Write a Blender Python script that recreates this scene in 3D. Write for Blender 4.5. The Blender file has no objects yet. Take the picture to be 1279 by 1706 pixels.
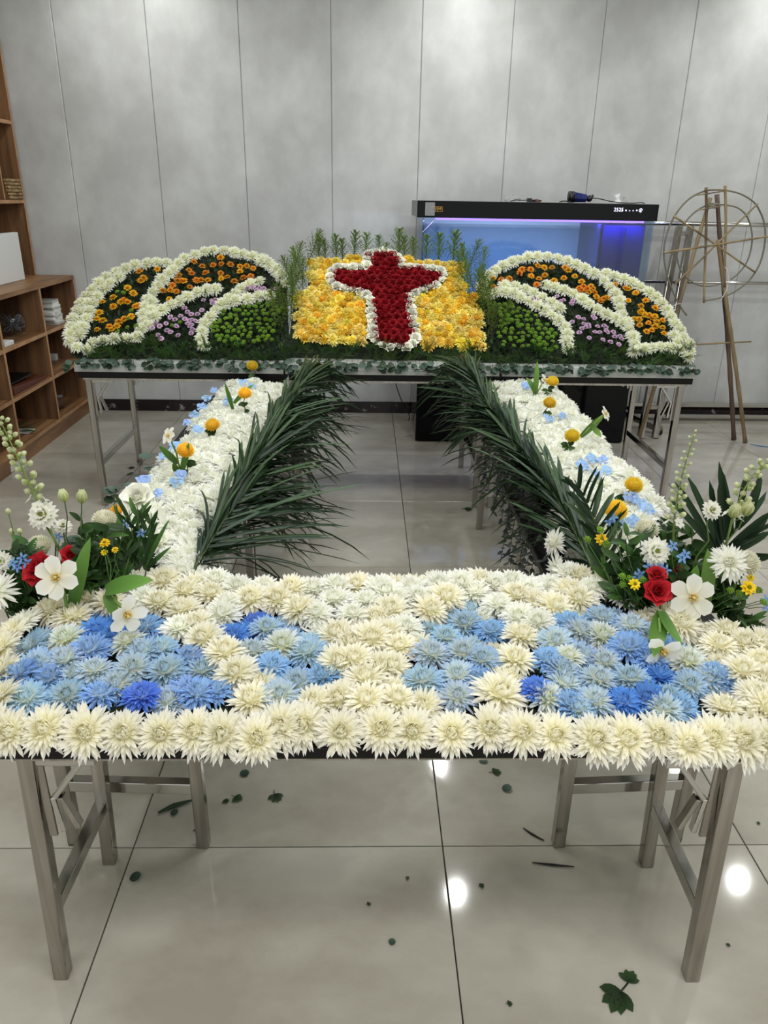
import bpy, bmesh, math, random
from mathutils import Vector, Matrix, Quaternion
R = random.Random(7)
PI = math.pi
SC = bpy.context.scene
COL = SC.collection
V = Vector

# ---------------------------------------------------------------- camera
CF, CP, CY, CR, CH = 1254.867, 0.397985, 0.0276906, 0.0172005, 1.56271
CD = V((math.sin(CY)*math.cos(CP), math.cos(CY)*math.cos(CP), -math.sin(CP)))
_r = V((math.cos(CY), -math.sin(CY), 0)); _u = _r.cross(CD)
CRT = _r*math.cos(CR) + _u*math.sin(CR); CUP = -_r*math.sin(CR) + _u*math.cos(CR)
CPOS = V((0, 0, CH))
cam = bpy.data.cameras.new('camera'); camo = bpy.data.objects.new('camera', cam); COL.objects.link(camo)
m = Matrix((CRT, CUP, -CD)).transposed().to_4x4(); m.translation = CPOS
camo.matrix_world = m
cam.sensor_fit = 'HORIZONTAL'; cam.sensor_width = 36; cam.lens = 36*CF/1279
cam.clip_start = .05; cam.clip_end = 60
SC.camera = camo

# ---------------------------------------------------------------- light and exposure
SC.view_settings.view_transform = 'Standard'
try: SC.view_settings.look = 'None'
except Exception: pass
SC.view_settings.gamma = 1
SC.view_settings.use_curve_mapping = False
SC.view_settings.exposure = 0.38
CEIL = 3.0
w = bpy.data.worlds.new('world'); SC.world = w; w.use_nodes = True
w.node_tree.nodes['Background'].inputs[0].default_value = (.975, 1.0, .985, 1)
w.node_tree.nodes['Background'].inputs[1].default_value = .75
def area(name, loc, sx, sy, energy, col=(1, 1, 1), rot=(0, 0, 0), shape='RECTANGLE'):
    l = bpy.data.lights.new(name, 'AREA'); l.shape = shape; l.size = sx; l.size_y = sy
    l.energy = energy; l.color = col
    o = bpy.data.objects.new(name, l); COL.objects.link(o); o.location = loc; o.rotation_euler = rot
    return o
# two long frosted ceiling panels behind the photographer and over the tables
area('ceiling_panel_light', (.3, 2.6, CEIL-.03), 3.4, .6, 42, (.97, 1, 1))
area('ceiling_panel_light', (.3, .2, CEIL-.03), 3.4, .6, 40, (1, .995, .96))

# ---------------------------------------------------------------- measuring helpers
def ray(px, py):
    return (CD + CRT*((px-639.5)/CF) - CUP*((py-853)/CF))
def atz(px, py, z): d = ray(px, py); return CPOS + d*((z-CPOS.z)/d.z)
def aty(px, py, y): d = ray(px, py); return CPOS + d*(y/d.y)
def atx(px, py, x): d = ray(px, py); return CPOS + d*(x/d.x)
WN = V((0, -.6, .8)); WP = V((0, 3.80, .80))          # the tilted face of the back display
def onw(px, py, off=0):
    d = ray(px, py); t = ((WP + WN*off - CPOS).dot(WN))/d.dot(WN); return CPOS + d*t
def pix(p):
    d = V(p)-CPOS; z = d.dot(CD); return (639.5 + CF*d.dot(CRT)/z, 853 - CF*d.dot(CUP)/z)
def inpoly(p, poly):
    x, y = p; c = False; j = len(poly)-1
    for i in range(len(poly)):
        xi, yi = poly[i]; xj, yj = poly[j]
        if (yi > y) != (yj > y) and x < (xj-xi)*(y-yi)/(yj-yi)+xi: c = not c
        j = i
    return c
def crop(ox, oy, s, pts): return [(ox+a/s, oy+b/s) for a, b in pts]

# ---------------------------------------------------------------- materials
def s2l(c):
    return tuple(((v/255)/12.92 if v <= 10 else (((v/255)+.055)/1.055)**2.4) for v in c)
def mat(name, col, rough=.5, metal=0, **kw):
    m = bpy.data.materials.new(name); m.use_nodes = True
    b = m.node_tree.nodes['Principled BSDF']
    b.inputs['Base Color'].default_value = (*s2l(col), 1)
    b.inputs['Roughness'].default_value = rough; b.inputs['Metallic'].default_value = metal
    for k, v in kw.items():
        b.inputs[k.replace('_', ' ')].default_value = v
    return m
def nd(m, t, **kw):
    n = m.node_tree.nodes.new(t)
    for k, v in kw.items(): setattr(n, k, v)
    return n
def lk(m, a, b): m.node_tree.links.new(a, b)
def noisy(m, c1, c2, scale=5, detail=4, stretch=(1, 1, 1), lo=.35, hi=.65, bump=0, coord='Object', rnd=False, bscale=None):
    b = m.node_tree.nodes['Principled BSDF']
    tc = nd(m, 'ShaderNodeTexCoord'); mp = nd(m, 'ShaderNodeMapping'); mp.inputs['Scale'].default_value = stretch
    if coord == 'World':
        g = nd(m, 'ShaderNodeNewGeometry'); src = g.outputs['Position']
    else: src = tc.outputs[coord]
    if rnd:
        oi = nd(m, 'ShaderNodeObjectInfo'); mu = nd(m, 'ShaderNodeMath', operation='MULTIPLY'); mu.inputs[1].default_value = 37
        lk(m, oi.outputs['Random'], mu.inputs[0]); va = nd(m, 'ShaderNodeVectorMath', operation='ADD')
        lk(m, src, va.inputs[0]); lk(m, mu.outputs[0], va.inputs[1]); src = va.outputs[0]
    lk(m, src, mp.inputs[0])
    n = nd(m, 'ShaderNodeTexNoise'); n.inputs['Scale'].default_value = scale; n.inputs['Detail'].default_value = detail
    n.inputs['Roughness'].default_value = .6
    lk(m, mp.outputs[0], n.inputs['Vector'])
    r = nd(m, 'ShaderNodeValToRGB'); r.color_ramp.elements[0].position = lo; r.color_ramp.elements[1].position = hi
    r.color_ramp.elements[0].color = (*s2l(c1), 1); r.color_ramp.elements[1].color = (*s2l(c2), 1)
    lk(m, n.outputs['Fac'], r.inputs[0]); lk(m, r.outputs[0], b.inputs['Base Color'])
    if bump:
        bp = nd(m, 'ShaderNodeBump'); bp.inputs['Strength'].default_value = bump; bp.inputs['Distance'].default_value = .01
        lk(m, n.outputs['Fac'], bp.inputs['Height']); lk(m, bp.outputs[0], b.inputs['Normal'])
    return m
def petal_mat(name, tint=(255, 255, 255), trans=.3, rough=.55, var=.10, hue=0):
    """petal pigment is read from the mesh's own Col attribute; each plant varies a little"""
    m = mat(name, tint, rough); b = m.node_tree.nodes['Principled BSDF']
    a = nd(m, 'ShaderNodeAttribute'); a.attribute_name = 'Col'
    oi = nd(m, 'ShaderNodeObjectInfo')
    hs = nd(m, 'ShaderNodeHueSaturation')
    mr = nd(m, 'ShaderNodeMapRange'); mr.inputs[3].default_value = 1-var; mr.inputs[4].default_value = 1+var*.3
    lk(m, oi.outputs['Random'], mr.inputs[0]); lk(m, mr.outputs[0], hs.inputs['Value'])
    if hue:
        mh = nd(m, 'ShaderNodeMapRange'); mh.inputs[3].default_value = .5-hue; mh.inputs[4].default_value = .5+hue
        fr = nd(m, 'ShaderNodeMath', operation='FRACT'); mu = nd(m, 'ShaderNodeMath', operation='MULTIPLY'); mu.inputs[1].default_value = 7.3
        lk(m, oi.outputs['Random'], mu.inputs[0]); lk(m, mu.outputs[0], fr.inputs[0]); lk(m, fr.outputs[0], mh.inputs[0]); lk(m, mh.outputs[0], hs.inputs['Hue'])
    lk(m, a.outputs['Color'], hs.inputs['Color']); lk(m, hs.outputs[0], b.inputs['Base Color'])
    b.inputs['Specular IOR Level'].default_value = .3
    if trans:
        tr = nd(m, 'ShaderNodeBsdfTranslucent'); lk(m, hs.outputs[0], tr.inputs[0])
        mx = nd(m, 'ShaderNodeMixShader'); mx.inputs[0].default_value = trans
        out = m.node_tree.nodes['Material Output']
        lk(m, b.outputs[0], mx.inputs[1]); lk(m, tr.outputs[0], mx.inputs[2]); lk(m, mx.outputs[0], out.inputs[0])
    return m
def emit(name, col, st):
    m = bpy.data.materials.new(name); m.use_nodes = True; nt = m.node_tree; nt.nodes.clear()
    e = nt.nodes.new('ShaderNodeEmission'); e.inputs[0].default_value = (*s2l(col), 1); e.inputs[1].default_value = st
    o = nt.nodes.new('ShaderNodeOutputMaterial'); nt.links.new(e.outputs[0], o.inputs[0]); return m
def thin_glass(name, tint, gl=.08, dens=0.0):
    m = bpy.data.materials.new(name); m.use_nodes = True; nt = m.node_tree; nt.nodes.clear()
    t = nt.nodes.new('ShaderNodeBsdfTransparent'); t.inputs[0].default_value = (*s2l(tint), 1)
    g = nt.nodes.new('ShaderNodeBsdfGlossy'); g.inputs['Roughness'].default_value = .02
    lw = nt.nodes.new('ShaderNodeLayerWeight'); pw = nt.nodes.new('ShaderNodeMath'); pw.operation = 'POWER'; pw.inputs[1].default_value = 4
    nt.links.new(lw.outputs['Facing'], pw.inputs[0]); f = nt.nodes.new('ShaderNodeMath'); f.operation = 'MULTIPLY_ADD'; f.inputs[1].default_value = .6; f.inputs[2].default_value = .035; nt.links.new(pw.outputs[0], f.inputs[0])
    x = nt.nodes.new('ShaderNodeMixShader'); nt.links.new(f.outputs[0], x.inputs[0])
    nt.links.new(t.outputs[0], x.inputs[1]); nt.links.new(g.outputs[0], x.inputs[2])
    o = nt.nodes.new('ShaderNodeOutputMaterial'); nt.links.new(x.outputs[0], o.inputs[0]); return m

M = {}
M['wall'] = noisy(mat('wall_panel', (190, 191, 190), .38), (186, 187, 186), (210, 212, 211), 3.4, 12, (1, 1, .8), .38, .70, .04, 'World')
M['wallplain'] = mat('wall_plain', (196, 197, 195), .6)
M['ceil'] = mat('ceiling_white', (225, 225, 222), .8)
M['tile'] = noisy(mat('porcelain_tile', (180, 174, 160), .07), (160, 154, 141), (186, 182, 170), 1.9, 8, (1, 1.5, 1), .36, .62, 0, 'World', True)
M['tile'].node_tree.nodes['Principled BSDF'].inputs['Specular IOR Level'].default_value = .55
M['grout'] = mat('grout', (62, 60, 56), .9)
M['marble'] = noisy(mat('black_marble', (30, 22, 24), .12), (28, 18, 20), (190, 180, 178), 14, 12, (1, 1, 1), .60, .74, 0, 'World')
M['steel'] = noisy(mat('stainless_steel', (170, 165, 158), .16, 1), (150, 145, 138), (184, 180, 174), 60, 3, (1, 1, .04), .3, .7, 0)
M['steel2'] = mat('polished_steel', (196, 194, 190), .12, 1)
M['blackedge'] = mat('black_laminate', (13, 10, 11), .4, 0, Specular_IOR_Level=.25)
M['blackgloss'] = mat('black_gloss', (8, 8, 10), .08, 0, Specular_IOR_Level=.18)
M['foam'] = noisy(mat('dark_floral_foam', (22, 32, 18), .95), (16, 24, 12), (34, 48, 24), 40, 3)
M['board'] = noisy(mat('pale_board', (190, 192, 186), .5), (178, 181, 176), (200, 202, 197), 3, 5, (1, 8, 8))
M['wood'] = noisy(mat('walnut_laminate', (130, 94, 62), .45), (104, 72, 46), (156, 116, 78), 9, 8, (2, .15, 1), .38, .62)
M['woodv'] = noisy(mat('walnut_laminate_upright', (126, 90, 60), .45), (92, 64, 44), (142, 104, 70), 9, 8, (1.6, 1.6, .10), .38, .62)
M['woodedge'] = noisy(mat('pale_wood_edge', (176, 134, 94), .5), (160, 118, 82), (188, 146, 104), 12, 4)
M['petal'] = petal_mat('cream_petal', var=.06, trans=.42)
M['petalvar'] = petal_mat('coloured_petal', var=.22, trans=.2, hue=.012)
M['blue'] = petal_mat('dyed_blue_petal', var=.12, trans=.38, hue=.012)
M['rose'] = petal_mat('rose_petal', var=.25, trans=.12, rough=.7)
M['leaf'] = petal_mat('leaf_green', var=.3, trans=.12, rough=.42, hue=.01)
M['palm'] = petal_mat('palm_green', var=.35, trans=.08, rough=.4, hue=.01)
M['stem'] = mat('green_stem', (74, 100, 52), .5)
M['darkstem'] = mat('dark_stem', (40, 52, 30), .6)
M['bamboo'] = noisy(mat('dry_bamboo', (140, 118, 84), .5), (96, 78, 56), (158, 138, 98), 9, 5, (1, 1, .15))
M['bamboodark'] = noisy(mat('dark_bamboo', (84, 66, 58), .5), (66, 50, 46), (110, 90, 74), 9, 5, (1, 1, .15))
M['cane'] = mat('cane_ring', (116, 112, 96), .5)
M['white'] = mat('white_plastic', (222, 224, 222), .4)
M['clearplastic'] = mat('clear_plastic', (190, 194, 196), .15, 0, Alpha=.35)
M['black'] = mat('black_plastic', (18, 19, 20), .4)
M['navy'] = mat('navy_plastic', (30, 40, 110), .4)
M['gold'] = mat('gold_print', (196, 150, 60), .3, .6)
M['silverprint'] = mat('grey_print', (120, 120, 124), .4)
M['basket'] = noisy(mat('woven_seagrass', (140, 116, 78), .8), (96, 76, 48), (178, 152, 106), 60, 3)
M['leather'] = mat('brown_leather', (92, 48, 32), .45)
M['paper'] = mat('paper', (226, 226, 220), .7)
M['tankback'] = noisy(mat('blue_tank_backdrop', (160, 180, 204), .6), (154, 176, 202), (168, 186, 210), 2, 2)
M['tankdark'] = mat('navy_filter_panel', (24, 24, 92), .3)
M['water'] = thin_glass('water', (232, 240, 248))
M['glass'] = thin_glass('tank_glass', (232, 240, 246))
M['led'] = emit('violet_led', (150, 110, 255), 2.6)
M['display'] = emit('display_glow', (225, 225, 255), 2.0)
M['lamp'] = emit('downlight_glow', (255, 252, 244), 30)

# ---------------------------------------------------------------- mesh builder
class MB:
    def __init__(s): s.v = []; s.f = []; s.c = []
    def add(s, vs, fs, col=(1, 1, 1)):
        o = len(s.v); s.v += [tuple(p) for p in vs]; s.f += [tuple(i+o for i in f) for f in fs]
        s.c += (col if isinstance(col, list) else [col]*len(vs))
    def box(s, x0, x1, y0, y1, z0, z1, mtx=None, col=(1, 1, 1)):
        vs = [V((x, y, z)) for z in (z0, z1) for y in (y0, y1) for x in (x0, x1)]
        if mtx: vs = [mtx @ p for p in vs]
        s.add(vs, [(0, 2, 3, 1), (4, 5, 7, 6), (0, 1, 5, 4), (2, 6, 7, 3), (0, 4, 6, 2), (1, 3, 7, 5)], col)
    def bar(s, a, b, wx, wy, up=(0, 0, 1), col=(1, 1, 1)):
        a, b = V(a), V(b); d = (b-a).normalized(); u = V(up)
        if abs(d.dot(u)) > .95: u = V((0, 1, 0))
        x = d.cross(u).normalized(); y = x.cross(d)
        vs = [p + x*i*wx/2 + y*j*wy/2 for p in (a, b) for j in (-1, 1) for i in (-1, 1)]
        s.add(vs, [(0, 2, 3, 1), (4, 5, 7, 6), (0, 1, 5, 4), (2, 6, 7, 3), (0, 4, 6, 2), (1, 3, 7, 5)], col)
    def tube(s, pts, r, n=6, col=(1, 1, 1), cap=True, col2=None):
        pts = [V(p) for p in pts]; rs = r if isinstance(r, (list, tuple)) else [r]*len(pts)
        base = len(s.v); vs = []; cs = []
        u = None
        for i, p in enumerate(pts):
            d = (pts[min(i+1, len(pts)-1)]-pts[max(i-1, 0)]).normalized()
            if u is None: u = d.orthogonal().normalized()
            u = (u - d*u.dot(d)); u = u.normalized() if u.length > 1e-6 else d.orthogonal().normalized()
            w_ = d.cross(u)
            for k in range(n):
                a = 2*PI*k/n; vs.append(p + (u*math.cos(a)+w_*math.sin(a))*rs[i])
                t = i/max(1, len(pts)-1)
                cs.append(col if col2 is None else tuple(col[j]*(1-t)+col2[j]*t for j in range(3)))
        fs = [(i*n+k, i*n+(k+1) % n, (i+1)*n+(k+1) % n, (i+1)*n+k) for i in range(len(pts)-1) for k in range(n)]
        if cap: fs += [tuple(range(n))[::-1], tuple((len(pts)-1)*n+k for k in range(n))]
        s.add(vs, fs, cs)
    def ball(s, c, r, nu=8, nv=5, sc=(1, 1, 1), col=(1, 1, 1), mtx=None, col2=None):
        c = V(c); vs = []; cs = []
        for j in range(nv+1):
            t = PI*j/nv
            for i in range(nu):
                a = 2*PI*i/nu; q = V((math.sin(t)*math.cos(a)*sc[0], math.sin(t)*math.sin(a)*sc[1], math.cos(t)*sc[2]))*r
                if mtx: q = mtx @ q
                vs.append(c+q); k = j/nv
                cs.append(col if col2 is None else tuple(col[q_]*(1-k)+col2[q_]*k for q_ in range(3)))
        s.add(vs, [(j*nu+i, (j+1)*nu+i, (j+1)*nu+(i+1) % nu, j*nu+(i+1) % nu) for j in range(nv) for i in range(nu)], cs)
    def petal(s, M4, L, W, curl=0, cup=.25, cols=((1, 1, 1), (1, 1, 1)), seg=3, prof=None, ex=1.0, twist=0):
        """strip along +X, up +Z; curl bends the tip upward (+) or downward (-)"""
        prof = prof or (lambda t: math.sin(PI*min(1, .12+t*.88))**.6)
        vs = []; cs = []; x = z = 0.0; a = 0.0; n = seg
        for i in range(n+1):
            t = i/n; hw = W*prof(t)*.5
            c = tuple(cols[0][k]*(1-t**ex)+cols[1][k]*t**ex for k in range(3))
            if i == n:
                vs.append(M4 @ V((x, 0, z))); cs.append(c)
            else:
                nx, nz = -math.sin(a), math.cos(a)
                for q in (-1, 0, 1):
                    k = cup*hw*abs(q)
                    vs.append(M4 @ V((x+nx*k, q*hw, z+nz*k))); cs.append(c)
            a += curl/n; x += L/n*math.cos(a); z += L/n*math.sin(a)
        fs = []
        for i in range(n-1):
            b = i*3; fs += [(b, b+3, b+4, b+1), (b+1, b+4, b+5, b+2)]
        b = (n-1)*3; t = n*3; fs += [(b, t, b+1), (b+1, t, b+2)]
        s.add(vs, fs, cs)
    def mesh(s, name, material, smooth=True):
        me = bpy.data.meshes.new(name); me.from_pydata(s.v, [], s.f); me.materials.append(material)
        ca = me.color_attributes.new('Col', 'FLOAT_COLOR', 'POINT')
        ca.data.foreach_set('color', [x for c in s.c for x in (*c, 1.0)])
        if smooth: me.polygons.foreach_set('use_smooth', [True]*len(me.polygons))
        me.update(); return me
    def build(s, name, material, parent=None, smooth=False, loc=None):
        return place(name, s.mesh(name, material, smooth), parent, loc)
def place(name, me, parent=None, loc=None, rot=None, scale=None):
    o = bpy.data.objects.new(name, me); COL.objects.link(o)
    if rot is not None: o.rotation_mode = 'QUATERNION'; o.rotation_quaternion = rot
    if loc is not None: o.location = loc
    if scale is not None: o.scale = (scale,)*3 if not isinstance(scale, (tuple, list)) else scale
    if parent: o.parent = parent
    return o
def tag(o, label=None, cat=None, group=None, kind=None):
    if label: o['label'] = label
    if cat: o['category'] = cat
    if group: o['group'] = group
    if kind: o['kind'] = kind
    return o
def thing(name, label, cat, loc=(0, 0, 0), group=None):
    return tag(place(name, None, None, loc), label, cat, group)
def struct(o): o['kind'] = 'structure'; return o
def bevel(o, wd=.003, seg=2):
    b = o.modifiers.new('bevel', 'BEVEL'); b.width = wd; b.segments = seg; b.limit_method = 'ANGLE'; return o
def facing(n, tw=None):
    q = V(n).normalized().to_track_quat('Z', 'Y')
    return q @ Quaternion((0, 0, 1), R.uniform(0, 2*PI) if tw is None else tw)
def jit(a): return R.uniform(-a, a)
ORD = ['', 'first', 'second', 'third', 'fourth', 'fifth', 'sixth', 'seventh', 'eighth', 'ninth', 'tenth', 'eleventh', 'twelfth', 'thirteenth',
       'fourteenth', 'fifteenth', 'sixteenth', 'seventeenth', 'eighteenth', 'nineteenth', 'twentieth', 'twenty-first', 'twenty-second', 'twenty-third', 'twenty-fourth', 'twenty-fifth', 'twenty-sixth']
def fromto(o_mb, a, b, r, n=5, bend=.01, col=(1, 1, 1)):
    a, b = V(a), V(b); mid = (a+b)/2 + V((jit(bend), jit(bend), 0)); o_mb.tube([a, (a+mid)/2, mid, (mid+b)/2, b], r, n, col)

# ---------------------------------------------------------------- room
XL, XR, YB, YF = -2.70, 4.2, 5.715, -1.7
sl = MB(); sl.box(XL-.1, XR+.1, YF, YB+.1, -.10, -.008)
fl = struct(sl.build('floor', M['grout']))
tmesh = {}
x0, y0, T, G = .2086, 1.4703, .8, .0016
def clipmesh(w_, d_):
    k = (round(w_, 4), round(d_, 4))
    if k not in tmesh:
        b = MB(); e = .0012
        b.add([(0, 0, -.008), (w_, 0, -.008), (w_, d_, -.008), (0, d_, -.008), (0, 0, -e), (w_, 0, -e), (w_, d_, -e), (0, d_, -e),
               (e, e, 0), (w_-e, e, 0), (w_-e, d_-e, 0), (e, d_-e, 0)],
              [(0, 1, 5, 4), (1, 2, 6, 5), (2, 3, 7, 6), (3, 0, 4, 7), (4, 5, 9, 8), (5, 6, 10, 9), (6, 7, 11, 10), (7, 4, 8, 11), (8, 9, 10, 11)])
        tmesh[k] = b.mesh('tile', M['tile'], False)
    return tmesh[k]
for i in range(-4, 6):
    for j in range(-4, 6):
        a, b = max(XL, x0+i*T), min(XR, x0+(i+1)*T); c, d = max(YF, y0+j*T), min(YB, y0+(j+1)*T)
        if b-a < .02 or d-c < .02: continue
        place('tile', clipmesh(b-a-2*G, d-c-2*G), fl, (a+G, c+G, 0))
bw = MB(); bw.box(XL-.1, XR+.1, YB+.016, YB+.12, 0, CEIL)
wb = struct(bw.build('wall_back', M['silverprint']))
xs, ps = -2.0215, .59349
pm = {}
for n in range(-2, 12):
    a, b = max(XL, xs+n*ps), min(XR, xs+(n+1)*ps)
    if b-a < .02: continue
    k = round(b-a, 3)
    if k not in pm:
        q = MB(); W_ = b-a-.002; e = .004
        q.add([(0, 0, 0), (W_, 0, 0), (W_, 0, CEIL), (0, 0, CEIL), (0, -.012, 0), (W_, -.012, 0), (W_, -.012, CEIL), (0, -.012, CEIL),
               (e, -.016, 0), (W_-e, -.016, 0), (W_-e, -.016, CEIL), (e, -.016, CEIL)],
              [(0, 4, 7, 3), (1, 2, 6, 5), (4, 8, 11, 7), (5, 6, 10, 9), (8, 9, 10, 11)])
        pm[k] = q.mesh('wall_panel', M['wall'], False)
    place('wall_panel', pm[k], wb, (a+.001, YB+.016, 0))
q = MB(); q.box(XL-.1, XL, YF, YB+.1, 0, CEIL); struct(q.build('wall_left', M['wallplain']))
q = MB(); q.box(XR, XR+.1, YF, YB+.1, 0, CEIL); struct(q.build('wall_right', M['wallplain']))
q = MB(); q.box(XL-.1, XR+.1, YF, YB+.1, CEIL, CEIL+.1); struct(q.build('ceiling', M['ceil']))
q = MB(); q.box(XL, XR, YB-.014, YB, 0, .088); bevel(struct(q.build('baseboard_back', M['marble'])), .002)
for i, (lx, ly, t_) in enumerate([(.655, 5.14, 'back'), (.66, 3.85, 'middle'), (2.75, 5.15, 'back'), (2.72, 3.94, 'middle'), (-1.45, 5.14, 'back'), (-1.45, 2.6, 'middle')]):
    side = ('over the tank side', 'over the right corner', 'over the bookcase side')[i//2]
    d = thing('downlight', f'round recessed ceiling downlight {side}, {t_} row', 'ceiling light', (lx, ly, CEIL))
    r_ = MB(); r_.tube([(0, 0, 0), (0, 0, -.012)], .075, 24, cap=True); r_.build('trim_ring', M['white'], d)
    g_ = MB(); g_.tube([(0, 0, -.0121), (0, 0, -.015)], .036, 24); g_.build('diffuser', M['lamp'], d)
    area('downlight_lamp', (lx, ly, CEIL-.03), .075, .075, 7, (.99, 1, .97), shape='DISK')

# ---------------------------------------------------------------- folding tables
def folding_table(label, x0, x1, y0, y1, top, legs, group=None, splay=.0, th=.027, brackets=True, bar=.205, axis='x', lw=.031):
    """legs: list of H frames, each ((xa,ya),(xb,yb)) foot centres"""
    t = thing('folding_table', label, 'table', ((x0+x1)/2, (y0+y1)/2, 0), group)
    o = V(((x0+x1)/2, (y0+y1)/2, 0)); cx = o.x
    b = MB(); b.box(x0, x1, y0, y1, top-th, top); k = b.build('tabletop', M['blackedge'], t, loc=-o); bevel(k, .004)
    b = MB(); b.box(x0+.02, x1-.02, y0+.012, y1-.012, top-th-.012, top-th-.0005); b.build('steel_underframe', M['steel'], t, loc=-o)
    for fa, fb in legs:
        tops = []
        for f in (fa, fb):
            sx = splay*(1 if f[0] < cx else -1)
            tp = (f[0]+sx, f[1], top-th-.004); tops.append(V(tp))
            b = MB(); b.bar((f[0], f[1], 0), tp, lw, lw, (0, 1, 0)); bevel(b.build('leg', M['steel'], t, loc=-o), .003)
        fa3 = V((fa[0], fa[1], 0)).lerp(tops[0], bar/top); fb3 = V((fb[0], fb[1], 0)).lerp(tops[1], bar/top)
        b = MB(); b.bar(fa3, fb3, .026, .032); bevel(b.build('crossbar', M['steel2'], t, loc=-o), .002)
        if brackets:
            for f, tp in zip((fa, fb), tops):
                if abs(fa[0]-fb[0]) < abs(fa[1]-fb[1]):       # frame runs front to back: hinge folds along x
                    s = 1 if f[0] < cx else -1; d = V((s, 0, 0)); yo = -.004 if f is fa else .004
                else:
                    s = 1 if f[1] < o.y else -1; d = V((0, s, 0)); yo = 0
                n = V((0, 0, 1)).cross(d); tp = tp+n*yo
                b = MB(); b.bar(tp+d*.014+V((0, 0, -.014)), tp+d*.125+V((0, 0, -.014)), .012, .026); k = b.build('hinge_plate', M['steel2'], t, loc=-o); bevel(k, .003)
                for e in (.03, .105):
                    b = MB(); b.tube([tp+d*e+V((0, 0, -.014))-n*.009, tp+d*e+V((0, 0, -.014))+n*.009], .006, 8); b.build('rivet', M['steel2'], k, loc=V((0, 0, 0)))
                b = MB(); b.bar(tp+d*.10+V((0, 0, -.018)), tp+d*.036+V((0, 0, -.105)), .010, .015, n); bevel(b.build('lock_arm', M['steel2'], t, loc=-o), .002)
                b = MB(); b.bar(tp+d*.036+V((0, 0, -.10)), tp+d*.045+V((0, 0, -.185)), .010, .017, n); bevel(b.build('slide_arm', M['steel2'], t, loc=-o), .002)
                b = MB(); b.bar(tp+d*.050+V((0, 0, -.10)), tp+d*.075+V((0, 0, -.175)), .010, .020, n); bevel(b.build('release_lever', M['steel'], t, loc=-o), .002)
                b = MB(); b.bar(tp+d*.020+V((0, 0, -.02)), tp+d*.022+V((0, 0, -.20)), .014, .006, n); b.build('slide_channel', M['steel'], t, loc=-o)
    return t
folding_table('front stainless folding table with black edged top, nearest the camera', -.662, .737, 1.100, 1.452, .633,
              [((-.645, 1.128), (-.637, 1.428)), ((.717, 1.110), (.722, 1.410))], splay=.022)
FZ = .633
folding_table('steel folding table under the near half of the left flower arm', -.775, -.385, 1.462, 2.47, FZ,
              [((-.745, 1.49), (-.412, 1.478)), ((-.745, 2.44), (-.412, 2.44))], splay=.0)
folding_table('steel folding table under the near half of the right flower arm', .485, .850, 1.462, 2.49, FZ,
              [((.512, 1.475), (.825, 1.49)), ((.560, 2.44), (.820, 2.44))])
folding_table('steel folding table under the far half of the left flower arm', -.775, -.385, 2.48, 3.60, FZ,
              [((-.745, 2.51), (-.412, 2.51)), ((-.745, 3.55), (-.412, 3.55))])
folding_table('steel folding table under the far half of the right flower arm',   .545, .912, 2.50, 3.60, FZ,
              [((.572, 2.53), (.882, 2.53)), ((.583, 3.50), (.882, 3.52))])
BT = .733
folding_table('left steel folding table of the back row, beside the bookcase', -1.43, -.395, 3.745, 4.50, BT,
              [((-1.395, 3.79), (-1.395, 4.46)), ((-.43, 3.79), (-.43, 4.46))], th=.033, bar=.25)
folding_table('middle steel folding table of the back row, under the cross panel', -.385, .635, 3.745, 4.50, BT,
              [((-.35, 3.79), (-.35, 4.46)), ((.60, 3.79), (.60, 4.46))], th=.033, bar=.25)
folding_table('right steel folding table of the back row, before the black cabinet', .645, 1.66, 3.745, 4.50, BT,
              [((.680, 3.79), (.680, 4.46)), ((1.625, 3.80), (1.625, 4.46))], th=.033, bar=.25)
for nm, a, b_ in (('left', -1.44, -.41), ('middle', -.40, .67), ('right', .685, 1.665)):
    q = MB(); q.box(a, b_, 3.735, 4.48, BT+.0005, BT+.026); q.box(a+.002, b_-.002, 3.742, 4.475, BT+.026, BT+.048)
    bevel(tag(q.build('display_board', M['board']), f'pale ridged board lying on the {nm} table of the back row', 'board'), .002)

# ---------------------------------------------------------------- flower meshes
CREAM0, CREAM1 = s2l((232, 222, 150)), s2l((252, 250, 240))
def chrys(name, c_in, c_out, mt, r=.045, n=10, seed=0, core=(.55, .6, .2), pet_w=.0078, dens=1.0, spiky=1.0, ex=.7):
    rr = random.Random(seed); mb = MB()
    for L in range(n):
        t = L/(n-1)                       # 0 = core, 1 = outermost
        cnt = int((11 + 17*t)*dens)
        elev = math.radians(84 - 92*t**1.1)
        ln = r*(.30 + .44*t**1.3)
        for k in range(cnt):
            az = 2*PI*(k + .5*(L % 2))/cnt + rr.uniform(-.14, .14); el = elev + rr.uniform(-.16, .16)
            l_ = ln*rr.uniform(.82, 1.16)*(1 if t < .8 else spiky)
            Mx = Matrix.Rotation(az, 4, 'Z') @ Matrix.Translation((r*.30*t+.001, 0, .010*(1-t**1.5)+.006)) @ Matrix.Rotation(-el, 4, 'Y') @ Matrix.Rotation(rr.uniform(-.35, .35), 4, 'X')
            cin = c_in; co = tuple(c_in[i]*(1-min(1, .25+t*.9))+c_out[i]*min(1, .25+t*.9) for i in range(3))
            mb.petal(Mx, l_, pet_w*rr.uniform(.85, 1.15)*(.62+.38*t), curl=(1.15 if t < .6 else .25 - .55*(t-.6))+rr.uniform(-.25, .25), cup=.6, cols=(cin, co), seg=4 if t > .45 else 3, ex=ex)
    mb.ball((0, 0, r*.22), r*.34, 10, 6, (1, 1, .8), col=c_in)
    return mb.mesh(name, mt)
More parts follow.
